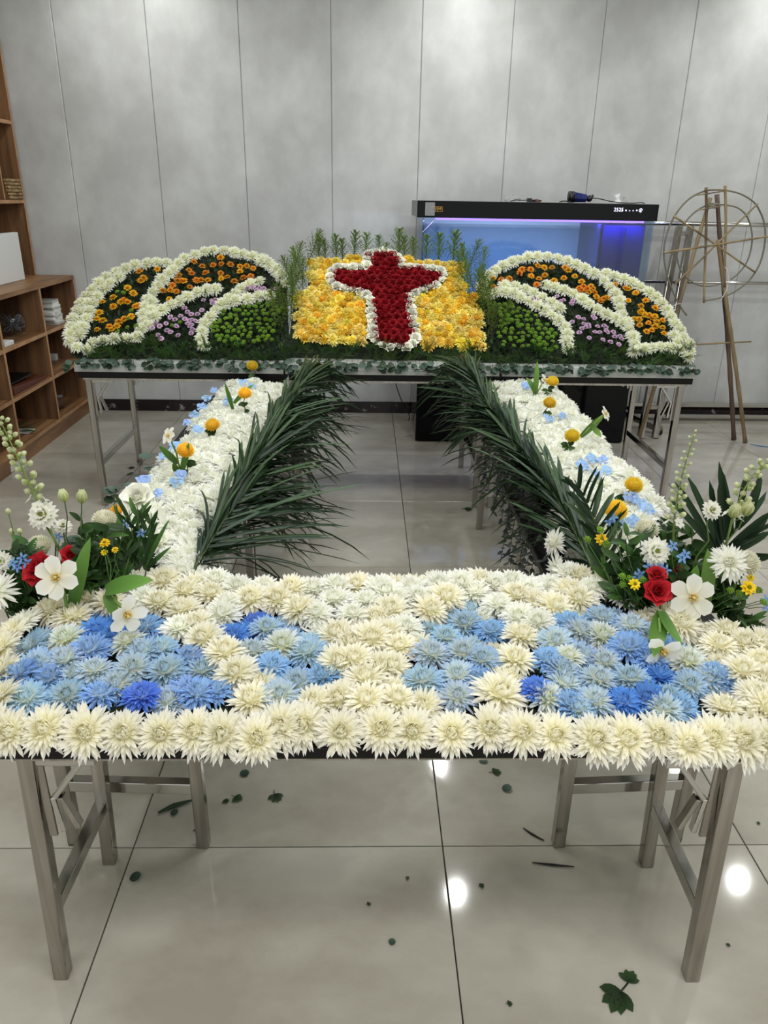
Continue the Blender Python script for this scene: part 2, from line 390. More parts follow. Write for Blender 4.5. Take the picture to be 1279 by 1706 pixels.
def core_mesh(name, c, r=.012, z=.022, k=26, seed=1):
    rr = random.Random(seed); mb = MB()
    for i in range(k):
        a = i*2.39996; q = math.sqrt((i+.5)/k); el = PI/2 - q*.9
        Mx = Matrix.Rotation(a, 4, 'Z') @ Matrix.Translation((r*.45*q, 0, z-.006)) @ Matrix.Rotation(-el, 4, 'Y')
        mb.petal(Mx, r*rr.uniform(.9, 1.2), .0042, curl=.9, cup=.5, cols=(c, tuple(min(1, v*1.25) for v in c)), seg=2)
    return mb.mesh(name, M['petal'])
CR = [chrys('petals', s2l((252, 247, 208)), s2l((255, 253, 247)), M['petal'], .047, 12, s) for s in (1, 2, 3, 4)]
CRC = core_mesh('flower_centre', s2l((240, 226, 130)))
WH = [chrys('petals', s2l((251, 252, 232)), s2l((255, 255, 253)), M['petal'], .045, 11, s+10) for s in (1, 2, 3)]
WHC = core_mesh('flower_centre', s2l((238, 242, 186)))
BLP = [chrys('petals', s2l((226, 234, 220)), s2l((156, 202, 250)), M['blue'], .046, 11, 21, ex=1.3),
       chrys('petals', s2l((206, 224, 232)), s2l((134, 188, 250)), M['blue'], .046, 11, 22, ex=1.0),
       chrys('petals', s2l((236, 240, 222)), s2l((184, 214, 252)), M['blue'], .046, 11, 23, ex=1.4)]
BLD = [chrys('petals', s2l((150, 186, 232)), s2l((88, 152, 240)), M['blue'], .044, 11, 24, ex=.7)]
BLW = [chrys('petals', s2l((244, 244, 204)), s2l((234, 242, 250)), M['blue'], .045, 11, 25)]
BLC = core_mesh('flower_centre', s2l((222, 230, 190)))
BLDC = core_mesh('flower_centre', s2l((96, 130, 190)))
YEL = [chrys('petals', s2l((255, 226, 80)), s2l((255, 244, 160)), M['petalvar'], .036, 7, 31, pet_w=.0085),
       chrys('petals', s2l((255, 222, 60)), s2l((255, 238, 120)), M['petalvar'], .036, 7, 32, pet_w=.0085),
       chrys('petals', s2l((255, 206, 44)), s2l((255, 228, 96)), M['petalvar'], .036, 7, 33, pet_w=.0085)]
def flower(name, label, cat, group, petals, centre, loc, nrm, sc=1.0, cname='flower_centre'):
    o = place(name, petals, None, loc, facing(nrm), sc)
    tag(o, label, cat, group)
    if centre: place(cname, centre, o)
    return o

# ---------------------------------------------------------------- front table carpet
q = MB(); q.box(-.63, .71, 1.135, 1.62, FZ, FZ+.026); bevel(tag(q.build('foam_tray', M['foam']), 'dark foam tray under the front flower carpet', 'tray'), .004)
def front_z(px, py):
    t = (1235-py)/260; return .672 + .030*min(1, max(0, t*1.6))
S4 = 3.997
front_row = crop(0, 940, S4, [(90, 1060), (320, 1040), (580, 1060), (840, 1070), (1080, 1070)]) + \
    crop(320, 940, S4, [(30, 1060), (210, 1080), (430, 1100), (600, 1030), (740, 1020), (990, 1060), (1250, 1040)]) + \
    crop(640, 940, S4, [(190, 1050), (450, 1070), (690, 1040), (910, 1060), (1130, 1080)]) + \
    crop(959, 940, S4, [(110, 1110), (320, 1110), (540, 1090), (740, 1140), (900, 1110), (1090, 1120), (1260, 1120)])
front_row = [(14-20, 1205)] + front_row
creams = crop(0, 940, S4, [(20, 540), (20, 700), (10, 880), (350, 290), (600, 220), (170, 380), (720, 240), (900, 130), (1090, 100), (1210, 40), (1060, 250), (1220, 300), (960, 220), (1230, 170), (80, 450), (480, 340), (1200, 420)]) + \
    crop(320, 940, S4, [(400, 890), (300, 710), (220, 580), (990, 880), (1160, 900), (1150, 760), (1250, 680), (970, 460), (1190, 480), (1080, 620), (830, 320), (1070, 330), (720, 290), (950, 230), (1150, 240), (560, 220), (390, 220), (230, 250), (120, 190), (20, 140), (30, 390), (80, 480), (800, 160), (660, 150), (1250, 150), (480, 140), (960, 140), (1230, 350), (300, 140), (1100, 130), (170, 110), (200, 330), (150, 100), (970, 640), (1060, 520)]) + \
    crop(640, 940, S4, [(80, 890), (760, 850), (870, 620), (910, 470), (1020, 370), (50, 670), (110, 540), (140, 410), (300, 290), (40, 300), (90, 230), (410, 210), (600, 180), (760, 260), (900, 340), (880, 200), (1130, 270), (1110, 140), (1230, 170), (370, 120), (510, 120), (730, 130), (960, 160), (180, 150), (1010, 240), (10, 180), (20, 450), (640, 110), (220, 220), (850, 110), (1230, 60)]) + \
    crop(959, 940, S4, [(990, 950), (1200, 860), (1110, 700), (950, 530), (1130, 520), (1230, 640), (110, 150), (20, 220), (310, 210), (700, 390), (1240, 760), (1180, 1000), (20, 70), (620, 330), (1010, 440), (1240, 520), (200, 120), (1270, 940)])
blues = [(0, 940, [(210, 520, 0), (130, 700, 1), (250, 640, 0), (180, 860, 0), (430, 610, 2), (440, 840, 0), (600, 540, 1), (620, 680, 2), (660, 840, 1), (640, 420, 3), (880, 660, 2), (850, 490, 4), (940, 850, 3), (960, 400, 1), (1070, 540, 0), (1110, 680, 0), (1140, 880, 2), (1250, 820, 1), (1260, 600, 1), (440, 470, 4), (760, 450, 3), (330, 720, 1), (780, 780, 2), (510, 700, 2), (950, 560, 0)], 'large left blue patch'),
         (320, 940, [(60, 680, 0), (160, 820, 1), (30, 830, 1)], 'large left blue patch'),
         (320, 940, [(260, 460, 3), (490, 400, 0), (600, 510, 4), (770, 560, 0), (390, 560, 2), (530, 650, 1), (690, 770, 0), (870, 720, 1), (580, 840, 2)], 'rounded left centre blue patch'),
         (640, 940, [(540, 370, 0), (710, 420, 1), (410, 460, 0), (310, 570, 2), (530, 560, 2), (660, 600, 0), (260, 750, 0), (490, 710, 2), (480, 850, 2), (620, 740, 1)], 'rounded right centre blue patch'),
         (640, 940, [(1240, 380, 1), (1140, 480, 2), (1090, 610, 1), (1230, 590, 4), (1010, 800, 3), (1080, 850, 4), (1200, 770, 2), (1240, 900, 1), (1190, 680, 0)], 'large right blue patch'),
         (959, 940, [(170, 330, 0), (370, 380, 2), (170, 450, 4), (30, 420, 2), (350, 530, 1), (190, 620, 2), (20, 590, 0), (370, 740, 0), (150, 740, 2), (320, 880, 3), (480, 860, 3), (130, 880, 2), (700, 920, 1), (760, 770, 0), (560, 720, 3), (750, 620, 4), (890, 740, 2), (20, 940, 0), (590, 930, 2), (500, 600, 1), (960, 720, 1), (620, 860, 0)], 'large right blue patch')]
def put_front(px, py, sc=1.0, edge=False):
    z = front_z(px, py) + jit(.006)
    if edge:
        p = atz(px, py+5, .670 + jit(.004)); n = V((jit(.15), -.62+jit(.12), .8))
    else:
        p = atz(px, py, z); n = V((jit(.25), -.22+jit(.2), 1))
        if p.x < -.66: n = n + V((-.5, 0, 0))
        if p.x > .84: n = n + V((.5, 0, 0))
    return p - V((0, .006 if edge else 0, .010 if edge else .012)), n
for i, (px, py) in enumerate(sorted(front_row)):
    p, n = put_front(px, py, edge=True)
    flower('cream_chrysanthemum', f'cream chrysanthemum over the black table edge, {ORD[i+1]} from the left', 'flower', 'cream chrysanthemums along the front edge', CR[i % 4], CRC, p, n, R.uniform(.98, 1.15))
for i, (px, py) in enumerate(creams):
    p, n = put_front(px, py)
    big = (abs(px-830) < 4 and abs(py-1152) < 4)
    if big: lab, g = 'biggest open cream chrysanthemum, between the two right blue patches', None
    elif py > 1100: lab = 'cream chrysanthemum just behind the front edge row'; lab += ', left half' if px < 500 else (' centre' if px < 800 else ', right end'); g = lab.replace('chrysanthemum', 'chrysanthemums')
    elif px < 60: lab = 'cream chrysanthemum at the left end of the front carpet'; g = 'cream chrysanthemums at the left end'
    elif px > 1190: lab = 'cream chrysanthemum at the right end of the front carpet'; g = 'cream chrysanthemums at the right end'
    elif py < 985: lab = 'cream chrysanthemum along the back rim of the front carpet, ' + ('left third' if px < 500 else 'middle third' if px < 800 else 'right third'); g = lab.replace('chrysanthemum', 'chrysanthemums')
    else: lab = 'cream chrysanthemum around the blue patches, ' + ('left third' if px < 430 else 'middle third' if px < 720 else 'right third'); g = lab.replace('chrysanthemum', 'chrysanthemums')
    flower('cream_chrysanthemum', lab, 'flower', g, R.choice(CR) if py > 1050 else R.choice(CR+WH*2), CRC if py > 1050 else WHC, p, n, 1.22 if big else R.uniform(.95, 1.12))
KB = ['pale blue', 'sky blue', 'blue and greenish white', 'deep blue', 'white with faint blue']
for ox, oy, pts, where in blues:
    for a, b, k in pts:
        px, py = ox+a/S4, oy+b/S4
        p, n = put_front(px, py)
        row = 'front rows' if py > 1120 else 'rear rows'
        me = BLD[0] if k == 3 else BLW[0] if k == 4 else BLP[{0: 0, 1: 1, 2: 2}[k]]
        flower('blue_chrysanthemum', f'{KB[k]} chrysanthemum, {row} of the {where}', 'flower', f'{KB[k]} chrysanthemums of the {where}, {row}', me, BLDC if k == 3 else BLC, p-V((0, 0, .006)), n, R.uniform(.88, 1.04))

# blooms tucked into the gaps, of the colour of their nearest neighbour
have = [(o, o.location.copy()) for o in SC.objects if o.get('category') == 'flower']
CARPET = [(-5, 1150), (0, 1060), (60, 1030), (140, 1000), (230, 962), (330, 962), (450, 975), (700, 970), (880, 965), (1000, 955), (1030, 1000), (1150, 1050), (1279, 1060), (1285, 1215), (900, 1205), (0, 1195)]
gy = 1.10
while gy < 1.66:
    gx = -.72
    while gx < .96:
        q_ = V((gx+jit(.006), gy+jit(.006), .676))
        if inpoly(pix(q_), CARPET):
            near = sorted(have, key=lambda h: (h[1]-q_).length)[0]; d_ = ((near[1]-q_)*V((1, 1, 0))).length if False else math.hypot(near[1].x-q_.x, near[1].y-q_.y)
            if d_ > .047 and gy > 1.165:
                src = near[0]; o = src.copy(); COL.objects.link(o); o.location = q_ - V((0, 0, .012)); o.rotation_quaternion = facing(V((jit(.25), -.25+jit(.2), 1)))
                for ch in src.children: c_ = ch.copy(); COL.objects.link(c_); c_.parent = o
                if 'from the left' in o['label'] or 'biggest' in o['label']:
                    o['label'] = 'cream chrysanthemum just behind the front edge row, gap filling one'; o['group'] = 'cream chrysanthemums filling gaps behind the front row'
                have.append((o, o.location.copy()))
        gx += .012
    gy += .012

# ---------------------------------------------------------------- flower arms
for nm, x_, x2, in (('left', -.735, -.395), ('right', .585, .905)):
    q = MB(); q.box(x_, x2, 1.63, 3.58, FZ, FZ+.03); bevel(tag(q.build('foam_tray', M['foam']), f'dark foam tray under the {nm} flower arm', 'tray'), .004)
def hexfill(poly, spacing, plane, jitter=.25):
    pts = []
    P3 = [plane(*p) for p in poly]
    u0, u1 = min(p.x for p in P3), max(p.x for p in P3); v0, v1 = min(p.y for p in P3), max(p.y for p in P3)
    sy = spacing*.87*(.8 if plane is onw else 1); j = 0; y = v0
    while y <= v1:
        x = u0 + (spacing/2 if j % 2 else 0)
        while x <= u1:
            a, b = x+jit(spacing*jitter), y+jit(sy*jitter)
            z = .80 + (b-3.80)*.75 if plane is onw else plane(*poly[0]).z
            if inpoly(pix((a, b, z)), poly): pts.append(V((a, b, z)))
            x += spacing
        y += sy; j += 1
    return pts
armz = lambda px, py: atz(px, py, .70)
ARML = [(482, 640), (375, 642), (345, 672), (300, 735), (255, 792), (212, 850), (225, 900), (255, 960), (330, 958), (362, 900), (395, 840), (440, 720)]
ARMR = [(820, 640), (925, 642), (968, 690), (1012, 742), (1062, 795), (1100, 850), (1095, 890), (1060, 920), (1020, 945), (975, 950), (940, 880), (895, 760)]
for nm, poly, xc, hw in (('left', ARML, -.555, .17), ('right', ARMR, .775, .17)):
    for p in hexfill(poly, .0655, armz):
        t = max(-1.2, min(1.2, (p.x-xc)/hw))
        p.z = .708 - .032*t*t + jit(.008)
        part = 'near third' if p.y < 2.3 else 'middle third' if p.y < 3.0 else 'far third'
        lab = f'white chrysanthemum on the {part} of the {nm} flower arm'
        flower('white_chrysanthemum', lab, 'flower', lab.replace('chrysanthemum', 'chrysanthemums'), R.choice(WH), WHC, p-V((0, 0, .012)), V((t*.6+jit(.3), -.12+jit(.3), 1)), R.uniform(1.02, 1.25))
# blue floret clusters in the arms
def floret_mesh(c0, c1, n=7, seed=3, r=.017):
    rr = random.Random(seed); mb = MB()
    for i in range(n):
        a = i*2.4; d = .006+.020*math.sqrt(i/n); base = Matrix.Translation((math.cos(a)*d, math.sin(a)*d, .012*(1-(d/.03)**2))) @ Matrix.Rotation(rr.uniform(-.5, .5), 4, 'X') @ Matrix.Rotation(rr.uniform(-.5, .5), 4, 'Y') @ Matrix.Rotation(rr.uniform(0, 6), 4, 'Z')
        for k in range(4):
            mb.petal(base @ Matrix.Rotation(k*PI/2, 4, 'Z') @ Matrix.Rotation(-.25, 4, 'Y'), r*.8, r*.8, curl=-.3, cup=.15, cols=(c0, c1), seg=3, prof=lambda t: math.sin(PI*min(.95, .1+t*.8)))
    return mb.mesh('florets', M['blue'])
HY = [floret_mesh(s2l((190, 214, 246)), s2l((150, 190, 242)), 9, s) for s in (3, 4)]
hyd = [(323, 691), (337, 679), (329, 716), (379, 669), (420, 644), (404, 638), (276, 760), (301, 791), (264, 823), (357, 651), (312, 705), (292, 745), (296, 803), (345, 664), (240, 800),
       (970, 776), (1004, 768), (914, 697), (936, 694), (876, 644), (992, 791), (1051, 829), (1067, 838), (985, 765), (1078, 850), (1055, 870), (1010, 785), (1030, 872)]
for px, py in hyd:
    nm = 'left' if px < 640 else 'right'
    p = atz(px, py, .738); lab = f'small cluster of pale blue florets tucked into the {nm} white flower arm'
    tag(place('blue_floret_cluster', R.choice(HY), None, p, facing((jit(.3), -.5, 1)), R.uniform(.6, .85)), lab, 'flower', f'blue floret clusters of the {nm} arm')

# ---------------------------------------------------------------- back display on the tilted boards
C5 = lambda pts: crop(100, 390, 3.366, pts)
C7 = lambda pts: crop(790, 400, 3.1975, pts)
C6 = lambda pts: crop(460, 380, 3.366, pts)
def wedge(label, poly, base_z=BT+.0485, off=-.022):
    top = [onw(*p, off) for p in poly]; n = len(top)
    mb = MB(); mb.add(top + [V((p.x, p.y, base_z)) for p in top], [tuple(range(n)), tuple(range(n, 2*n))[::-1]] + [(i, i+n, (i+1) % n+n, (i+1) % n) for i in range(n)])
    return tag(mb.build('foam_wedge', M['foam']), label, 'floral foam')
WL = C5([(90, 690), (60, 600), (90, 480), (170, 350), (270, 250), (420, 190), (590, 180), (640, 215), (720, 140), (840, 105), (1010, 125), (1170, 175), (1270, 270), (1290, 690)])
WR = C7([(10, 640), (0, 300), (60, 200), (200, 130), (370, 105), (540, 150), (660, 210), (720, 195), (850, 245), (960, 310), (1050, 420), (1120, 540), (1150, 630), (1110, 655)])
WC = C6([(70, 640), (100, 400), (175, 350), (190, 195), (520, 165), (665, 165), (1040, 205), (1060, 350), (1135, 400), (1180, 700)])
wedge('left dark foam wedge carrying the wing shaped flower field', WL)
wedge('right dark foam wedge carrying the wing shaped flower field', WR)
wedge('middle dark foam wedge carrying the cross panel', WC, off=-.012)
GD = [(s2l((24, 40, 20)), s2l((42, 66, 30))), (s2l((34, 56, 26)), s2l((58, 88, 38))), (s2l((18, 30, 18)), s2l((32, 48, 28)))]
def leafsoup(label, poly, n, size=.028, gap=.0):
    mb = MB(); P3 = [onw(*p) for p in poly]
    xs_ = [p.x for p in P3]; ys_ = [p.y for p in P3]; k = 0; guard = 0
    while k < n and guard < n*8:
        guard += 1
        a, b = R.uniform(min(xs_), max(xs_)), R.uniform(min(ys_), max(ys_)); z = .80+(b-3.80)*.75
        if not inpoly(pix((a, b, z)), poly): continue
        p = V((a, b, z)) + WN*R.uniform(-.02, .012); c = R.choice(GD)
        mb.petal(Matrix.Translation(p) @ Matrix.Rotation(R.uniform(0, 6.3), 4, 'Z') @ Matrix.Rotation(R.uniform(-1.3, .1), 4, 'Y'), size*R.uniform(.7, 1.3), size*.45, curl=jit(.8), cup=.3, cols=c, seg=2); k += 1
    return tag(mb.build('filler_leaves', M['leaf'], None, True), label, 'foliage', kind='stuff')
leafsoup('dark leaves filling between the flowers of the left wing', WL, 2200)
leafsoup('dark leaves filling between the flowers of the right wing', WR, 2200)

def along(pts, spacing, fn=onw):
    P = [fn(*p) for p in pts]; out = []; acc = 0; out.append(P[0].copy())
    for a, b in zip(P, P[1:]):
        L = (b-a).length; d = spacing-acc
        while d <= L: out.append(a.lerp(b, d/L)); d += spacing
        acc = L-(d-spacing)
    return out
SMALLW = [chrys('petals', s2l((238, 240, 196)), s2l((253, 254, 246)), M['petal'], .042, 6, s+50, pet_w=.009) for s in (1, 2)]
BANDS = [
 ('left', 'outer rim', C5([(600, 175), (540, 172), (480, 178), (420, 190), (350, 215), (290, 240), (240, 275), (190, 320), (150, 370), (110, 430), (80, 490), (65, 550), (60, 610), (110, 650), (180, 660)]), .055),
 ('left', 'outer rim', C5([(330, 255), (270, 300), (230, 350), (190, 400), (160, 455), (140, 510), (125, 565), (120, 620)]), .055),
 ('left', 'outer rim', C5([(180, 360), (140, 430), (110, 500), (95, 560)]), .06),
 ('left', 'lower edge', C5([(190, 625), (250, 610), (310, 600), (370, 600), (430, 590), (480, 585)]), .055),
 ('left', 'divider between the two orange fields', C5([(610, 235), (560, 290), (530, 340), (500, 390), (480, 440), (470, 490), (465, 545)]), .052),
 ('left', 'divider between the two orange fields', C5([(520, 395), (512, 450), (500, 510), (490, 560)]), .055),
 ('left', 'high arch', C5([(635, 215), (680, 165), (750, 130), (830, 105), (930, 105), (1010, 122), (1090, 140), (1160, 165), (1210, 200), (1250, 250)]), .055),
 ('left', 'high arch', C5([(1130, 165), (1190, 200), (1230, 235), (1270, 285)]), .055),
 ('left', 'arch over the pink buttons', C5([(540, 470), (600, 425), (660, 395), (720, 365), (780, 335), (840, 325), (910, 318)]), .052),
 ('left', 'arch around the green buttons', C5([(800, 640), (790, 585), (810, 520), (850, 470), (890, 420), (940, 380), (1000, 330), (1070, 295), (1150, 265)]), .052),
 ('left', 'arch around the green buttons', C5([(930, 400), (990, 385), (1060, 375), (1140, 350), (1220, 370)]), .058),
 ('right', 'high arch', C7([(35, 265), (70, 205), (130, 160), (200, 128), (280, 105), (370, 98), (450, 112), (520, 135), (590, 165), (650, 200)]), .055),
 ('right', 'divider between the two orange fields', C7([(690, 230), (730, 280), (760, 330), (780, 385), (800, 440), (820, 490), (845, 545), (860, 590)]), .052),
 ('right', 'outer rim', C7([(700, 190), (770, 210), (840, 240), (900, 275), (960, 320), (1005, 370), (1040, 420), (1070, 470), (1100, 520), (1130, 565), (1145, 615), (1120, 640)]), .050),
 ('right', 'outer rim', C7([(1060, 520), (1085, 560), (1110, 600)]), .05),
 ('right', 'lower edge', C7([(850, 605), (905, 590), (965, 580), (1020, 580), (1070, 590)]), .05),
 ('right', 'arch over the pink buttons', C7([(380, 250), (460, 272), (530, 300), (590, 340), (640, 375), (700, 410), (750, 430), (790, 460)]), .052),
 ('right', 'arch around the green buttons', C7([(60, 300), (130, 290), (200, 290), (260, 325), (330, 360), (390, 400), (440, 430), (480, 480), (490, 530), (500, 590)]), .05),
 ('right', 'arch around the green buttons', C7([(160, 255), (240, 262), (310, 290), (370, 325), (440, 370), (480, 400)]), .055)]
for side, part, pl, sp in BANDS:
    for p in along(pl, sp):
        lab = f'small white chrysanthemum in the {part} of the {side} wing'
        flower('small_white_chrysanthemum', lab, 'flower', lab.replace('chrysanthemum', 'chrysanthemums'), R.choice(SMALLW), None,
               p + WN*.012 + V((jit(.006), jit(.006), 0)), V((jit(.35), -.75+jit(.25), .8)), R.uniform(.85, 1.05))

def daisy(name, cin, cout, r=.02, n=13, layers=2, mt='petalvar', w_=.009, cupz=.2, seed=1):
    rr = random.Random(seed); mb = MB()
    for L in range(layers):
        for k in range(n-2*L):
            az = 2*PI*(k+.5*L)/(n-2*L)+rr.uniform(-.1, .1); el = .15+cupz+L*.55
            mb.petal(Matrix.Rotation(az, 4, 'Z') @ Matrix.Translation((.002, 0, .004+L*.002)) @ Matrix.Rotation(-el+rr.uniform(-.15, .15), 4, 'Y'), r*(1-.22*L), w_, curl=-.5, cup=.2, cols=(cin, cout), seg=3, prof=lambda t: .35+.65*math.sin(PI*min(.9, .1+t*.85)))
    return mb.mesh(name, M[mt])
def disc_mesh(name, c, r=.006, h=.004, c2=None, mt='petalvar'):
    mb = MB()
    for i in range(20):
        a = i*2.4; q = math.sqrt(i/20)*r; mb.ball((math.cos(a)*q, math.sin(a)*q, .006+h*(1-(q/r)**2)), r*.28, 5, 3, col=c, col2=c2)
    return mb.mesh(name, M[mt])
def stem_mesh(L, r=.0016): mb = MB(); mb.tube([(0, 0, 0), (jit(.004), jit(.004), -L*.5), (0, 0, -L)], r, 4, col=s2l((48, 70, 34))); return mb.mesh('stem', M['leaf'])
OR = [daisy('petals', s2l((214, 120, 20)), s2l((232, 160, 44)), .024, 14, 3, seed=s) for s in (1, 2)]
ORY = [daisy('petals', s2l((228, 150, 20)), s2l((244, 190, 40)), .024, 14, 3, seed=s) for s in (3, 4)]
ORC = disc_mesh('flower_centre', s2l((150, 92, 20)))
PK = [daisy('petals', s2l((206, 160, 200)), s2l((228, 200, 226)), .014, 12, 3, w_=.007, cupz=.35, seed=s) for s in (5, 6)]
GRB = disc_mesh('petals', s2l((120, 160, 46)), .012, .008, s2l((92, 134, 36)), 'leaf')
ST = stem_mesh(.07); ST2 = stem_mesh(.05, .0013)
def heads(side, pts, meshes, name, what, where, lift=.035, centre=None, sc=(.9, 1.1), stem=ST, tilt=-.5):
    for q_ in pts:
        p = onw(*q_, lift*.6) + V((jit(.002), 0, 0))
        lab = f'{what} {where}'
        o = tag(place(name, R.choice(meshes), None, p, facing((jit(.3), tilt+jit(.25), .85)), R.uniform(*sc)), lab, 'flower', lab)
        if stem: place('stem', stem, o)
        if centre: place('flower_centre', centre, o)
orA = C5([(445, 215), (470, 250), (450, 265), (380, 305), (410, 335), (300, 360), (240, 385), (360, 375), (380, 385), (345, 385), (300, 410), (435, 405), (225, 445), (210, 480), (240, 490), (210, 540), (280, 525), (320, 520), (360, 480), (400, 465), (330, 495), (545, 200), (290, 540), (425, 410)])
orB = C5([(750, 160), (800, 185), (900, 135), (905, 170), (955, 175), (860, 178), (1010, 185), (1045, 182), (1085, 195), (1010, 215), (720, 205), (740, 225), (820, 222), (900, 222), (905, 252), (940, 245), (1070, 240), (1030, 250), (670, 235), (700, 268), (765, 262), (830, 262), (790, 262), (980, 270), (630, 290), (575, 322), (620, 318), (655, 325), (615, 368), (725, 300), (660, 265), (685, 262)])
orC = C7([(100, 210), (145, 215), (185, 210), (240, 180), (300, 160), (335, 140), (370, 150), (415, 150), (255, 160), (300, 195), (375, 190), (345, 210), (330, 240), (480, 150), (500, 165), (535, 195), (475, 205), (570, 225), (580, 250), (600, 265), (630, 260), (640, 285), (690, 315), (670, 330), (705, 310), (100, 255), (425, 220), (560, 260), (610, 280), (650, 305), (570, 270), (620, 250)])
orD = C7([(820, 325), (910, 325), (885, 355), (960, 365), (880, 390), (905, 400), (930, 405), (850, 425), (875, 425), (940, 420), (1000, 430), (880, 455), (925, 445), (960, 465), (1000, 470), (940, 485), (915, 490), (1005, 500), (970, 440), (860, 285), (745, 240), (800, 260), (820, 265), (890, 385), (960, 410)])
heads('left', orA, ORY, 'orange_daisy_mum', 'golden orange spray chrysanthemum', 'in the outer cell of the left wing', centre=ORC, sc=(.8, 1.0))
heads('left', orB, OR+[ORY[0]], 'orange_daisy_mum', 'burnt orange spray chrysanthemum', 'under the high arch of the left wing', centre=ORC, sc=(.75, .95))
heads('right', orC, OR+ORY, 'orange_daisy_mum', 'burnt orange spray chrysanthemum', 'under the high arch of the right wing', centre=ORC, sc=(.75, .95))
heads('right', orD, ORY, 'orange_daisy_mum', 'golden orange spray chrysanthemum', 'in the outer cell of the right wing', centre=ORC, sc=(.75, .95))
pkA = C5([(805, 375), (850, 378), (870, 375), (795, 432), (740, 455), (775, 455), (715, 440), (675, 465), (745, 485), (740, 512), (700, 480), (645, 485), (620, 470), (595, 505), (535, 505), (560, 520), (600, 545), (620, 555), (655, 525), (735, 560), (745, 540), (550, 570), (565, 590), (665, 572), (650, 520), (520, 530), (715, 510), (1080, 300), (1120, 305), (1140, 310), (1210, 310), (1100, 320), (1050, 310), (855, 390), (725, 490), (730, 520), (700, 420), (760, 490)])
pkB = C7([(440, 305), (475, 325), (520, 330), (550, 415), (580, 425), (605, 455), (580, 450), (630, 410), (655, 465), (700, 470), (705, 495), (640, 495), (665, 495), (560, 498), (610, 525), (680, 535), (720, 548), (765, 560), (745, 520), (775, 515), (735, 495), (780, 530), (520, 440), (590, 470), (310, 320), (335, 325), (570, 475), (515, 345), (610, 465), (700, 485), (640, 420), (460, 330), (690, 460)])
heads('left', pkA, PK, 'pink_button_mum', 'small lilac pink button chrysanthemum', 'in the left wing', stem=ST2)
heads('right', pkB, PK, 'pink_button_mum', 'small lilac pink button chrysanthemum', 'in the right wing', stem=ST2)
gA = hexfill(C5([(845, 520), (870, 470), (930, 425), (1010, 405), (1100, 390), (1200, 370), (1245, 420), (1210, 500), (1190, 600), (1080, 620), (960, 625), (870, 600)]), .034, onw, .3)
gB = hexfill(C7([(110, 350), (180, 330), (240, 355), (330, 410), (420, 460), (440, 540), (455, 590), (300, 590), (130, 560)]), .034, onw, .3)
for side, g in (('left', gA), ('right', gB)):
    heads(side, [pix(p) for p in g] + (C5([(325, 330), (355, 335), (400, 435), (385, 480), (380, 530), (330, 550), (425, 520), (675, 500), (630, 520)]) if side == 'left' else []), [GRB], 'green_button_mum', 'small green button chrysanthemum', f'in the {side} wing', stem=ST2, sc=(.8, 1.15))

# cross panel
def rose_mesh(c_in, c_out, r=.024, seed=1):
    rr = random.Random(seed); mb = MB()
    for L, (n, d, el, s) in enumerate([(3, .002, 1.45, .5), (4, .005, 1.3, .65), (5, .009, 1.1, .85), (6, .012, .8, 1.0), (6, .013, .35, 1.1)]):
        for k in range(n):
            az = 2*PI*(k+.5*(L % 2))/n + rr.uniform(-.15, .15)
            mb.petal(Matrix.Rotation(az, 4, 'Z') @ Matrix.Translation((d*.6, 0, .004)) @ Matrix.Rotation(-el, 4, 'Y'), r*s, r*1.1*s, curl=.35 - .5*(L > 2), cup=.45, cols=(c_in, c_out), seg=3, prof=lambda t: .5+.5*math.sin(PI*min(.82, .1+t*.7)))
    return mb.mesh('petals', M['rose'])
RED = [rose_mesh(s2l((118, 2, 14)), s2l((158, 6, 24)), .026, s) for s in (1, 2, 3)]
WRS = [rose_mesh(s2l((236, 234, 206)), s2l((250, 250, 242)), .025, s) for s in (4, 5)]
redpoly = C6([(515, 165), (590, 155), (660, 160), (675, 205), (690, 248), (800, 255), (905, 268), (915, 305), (830, 350), (730, 372), (735, 440), (742, 530), (765, 600), (750, 662), (640, 668), (575, 655), (560, 560), (550, 420), (535, 385), (430, 355), (335, 325), (312, 262), (420, 258), (535, 262), (535, 220)])
wline = C6([(520, 163), (600, 150), (662, 160), (690, 190), (705, 238), (780, 240), (860, 245), (920, 258), (938, 300), (890, 340), (850, 355), (800, 378), (748, 392), (745, 450), (758, 500), (765, 545), (780, 600), (778, 650), (740, 690), (690, 683), (645, 690), (600, 682), (545, 648), (542, 590), (538, 540), (532, 490), (530, 440), (515, 400), (460, 372), (400, 365), (345, 352), (312, 330), (300, 280), (330, 245), (430, 240), (505, 238), (515, 200)])
NC = V((0, -.5, .8))
for p in hexfill(redpoly, .041, onw, .15):
    arm = 'upright' if 500 < (pix(p)[0]-460)*3.366 < 745 else 'crossbeam'
    lab = f'deep red rose packed into the {arm} of the flower cross'
    tag(place('red_rose', R.choice(RED), None, p+WN*.016, facing(NC+V((jit(.2), jit(.2), 0))), R.uniform(1.0, 1.15)), lab, 'flower', lab)
for p in along(wline + [wline[0]], .043):
    px, py = pix(p); lab = 'white rose outlining the red cross, ' + ('bottom end' if py > 578 else 'left side' if px < 645 else 'right side')
    tag(place('white_rose', R.choice(WRS), None, p+WN*.016, facing(NC+V((jit(.3), jit(.3), 0))), R.uniform(.9, 1.15)), lab, 'flower', lab.replace('rose', 'roses', 1))
ypoly = C6([(95, 625), (105, 500), (110, 400), (180, 350), (190, 200), (490, 175), (720, 185), (1030, 210), (1055, 350), (1125, 400), (1150, 550), (1172, 680), (800, 670), (400, 650)])
wpx = C6([(500, 150), (680, 150), (715, 225), (930, 240), (955, 310), (860, 370), (765, 400), (780, 540), (800, 650), (740, 710), (590, 700), (520, 655), (520, 420), (480, 385), (330, 365), (285, 330), (290, 250), (330, 228), (490, 222)])
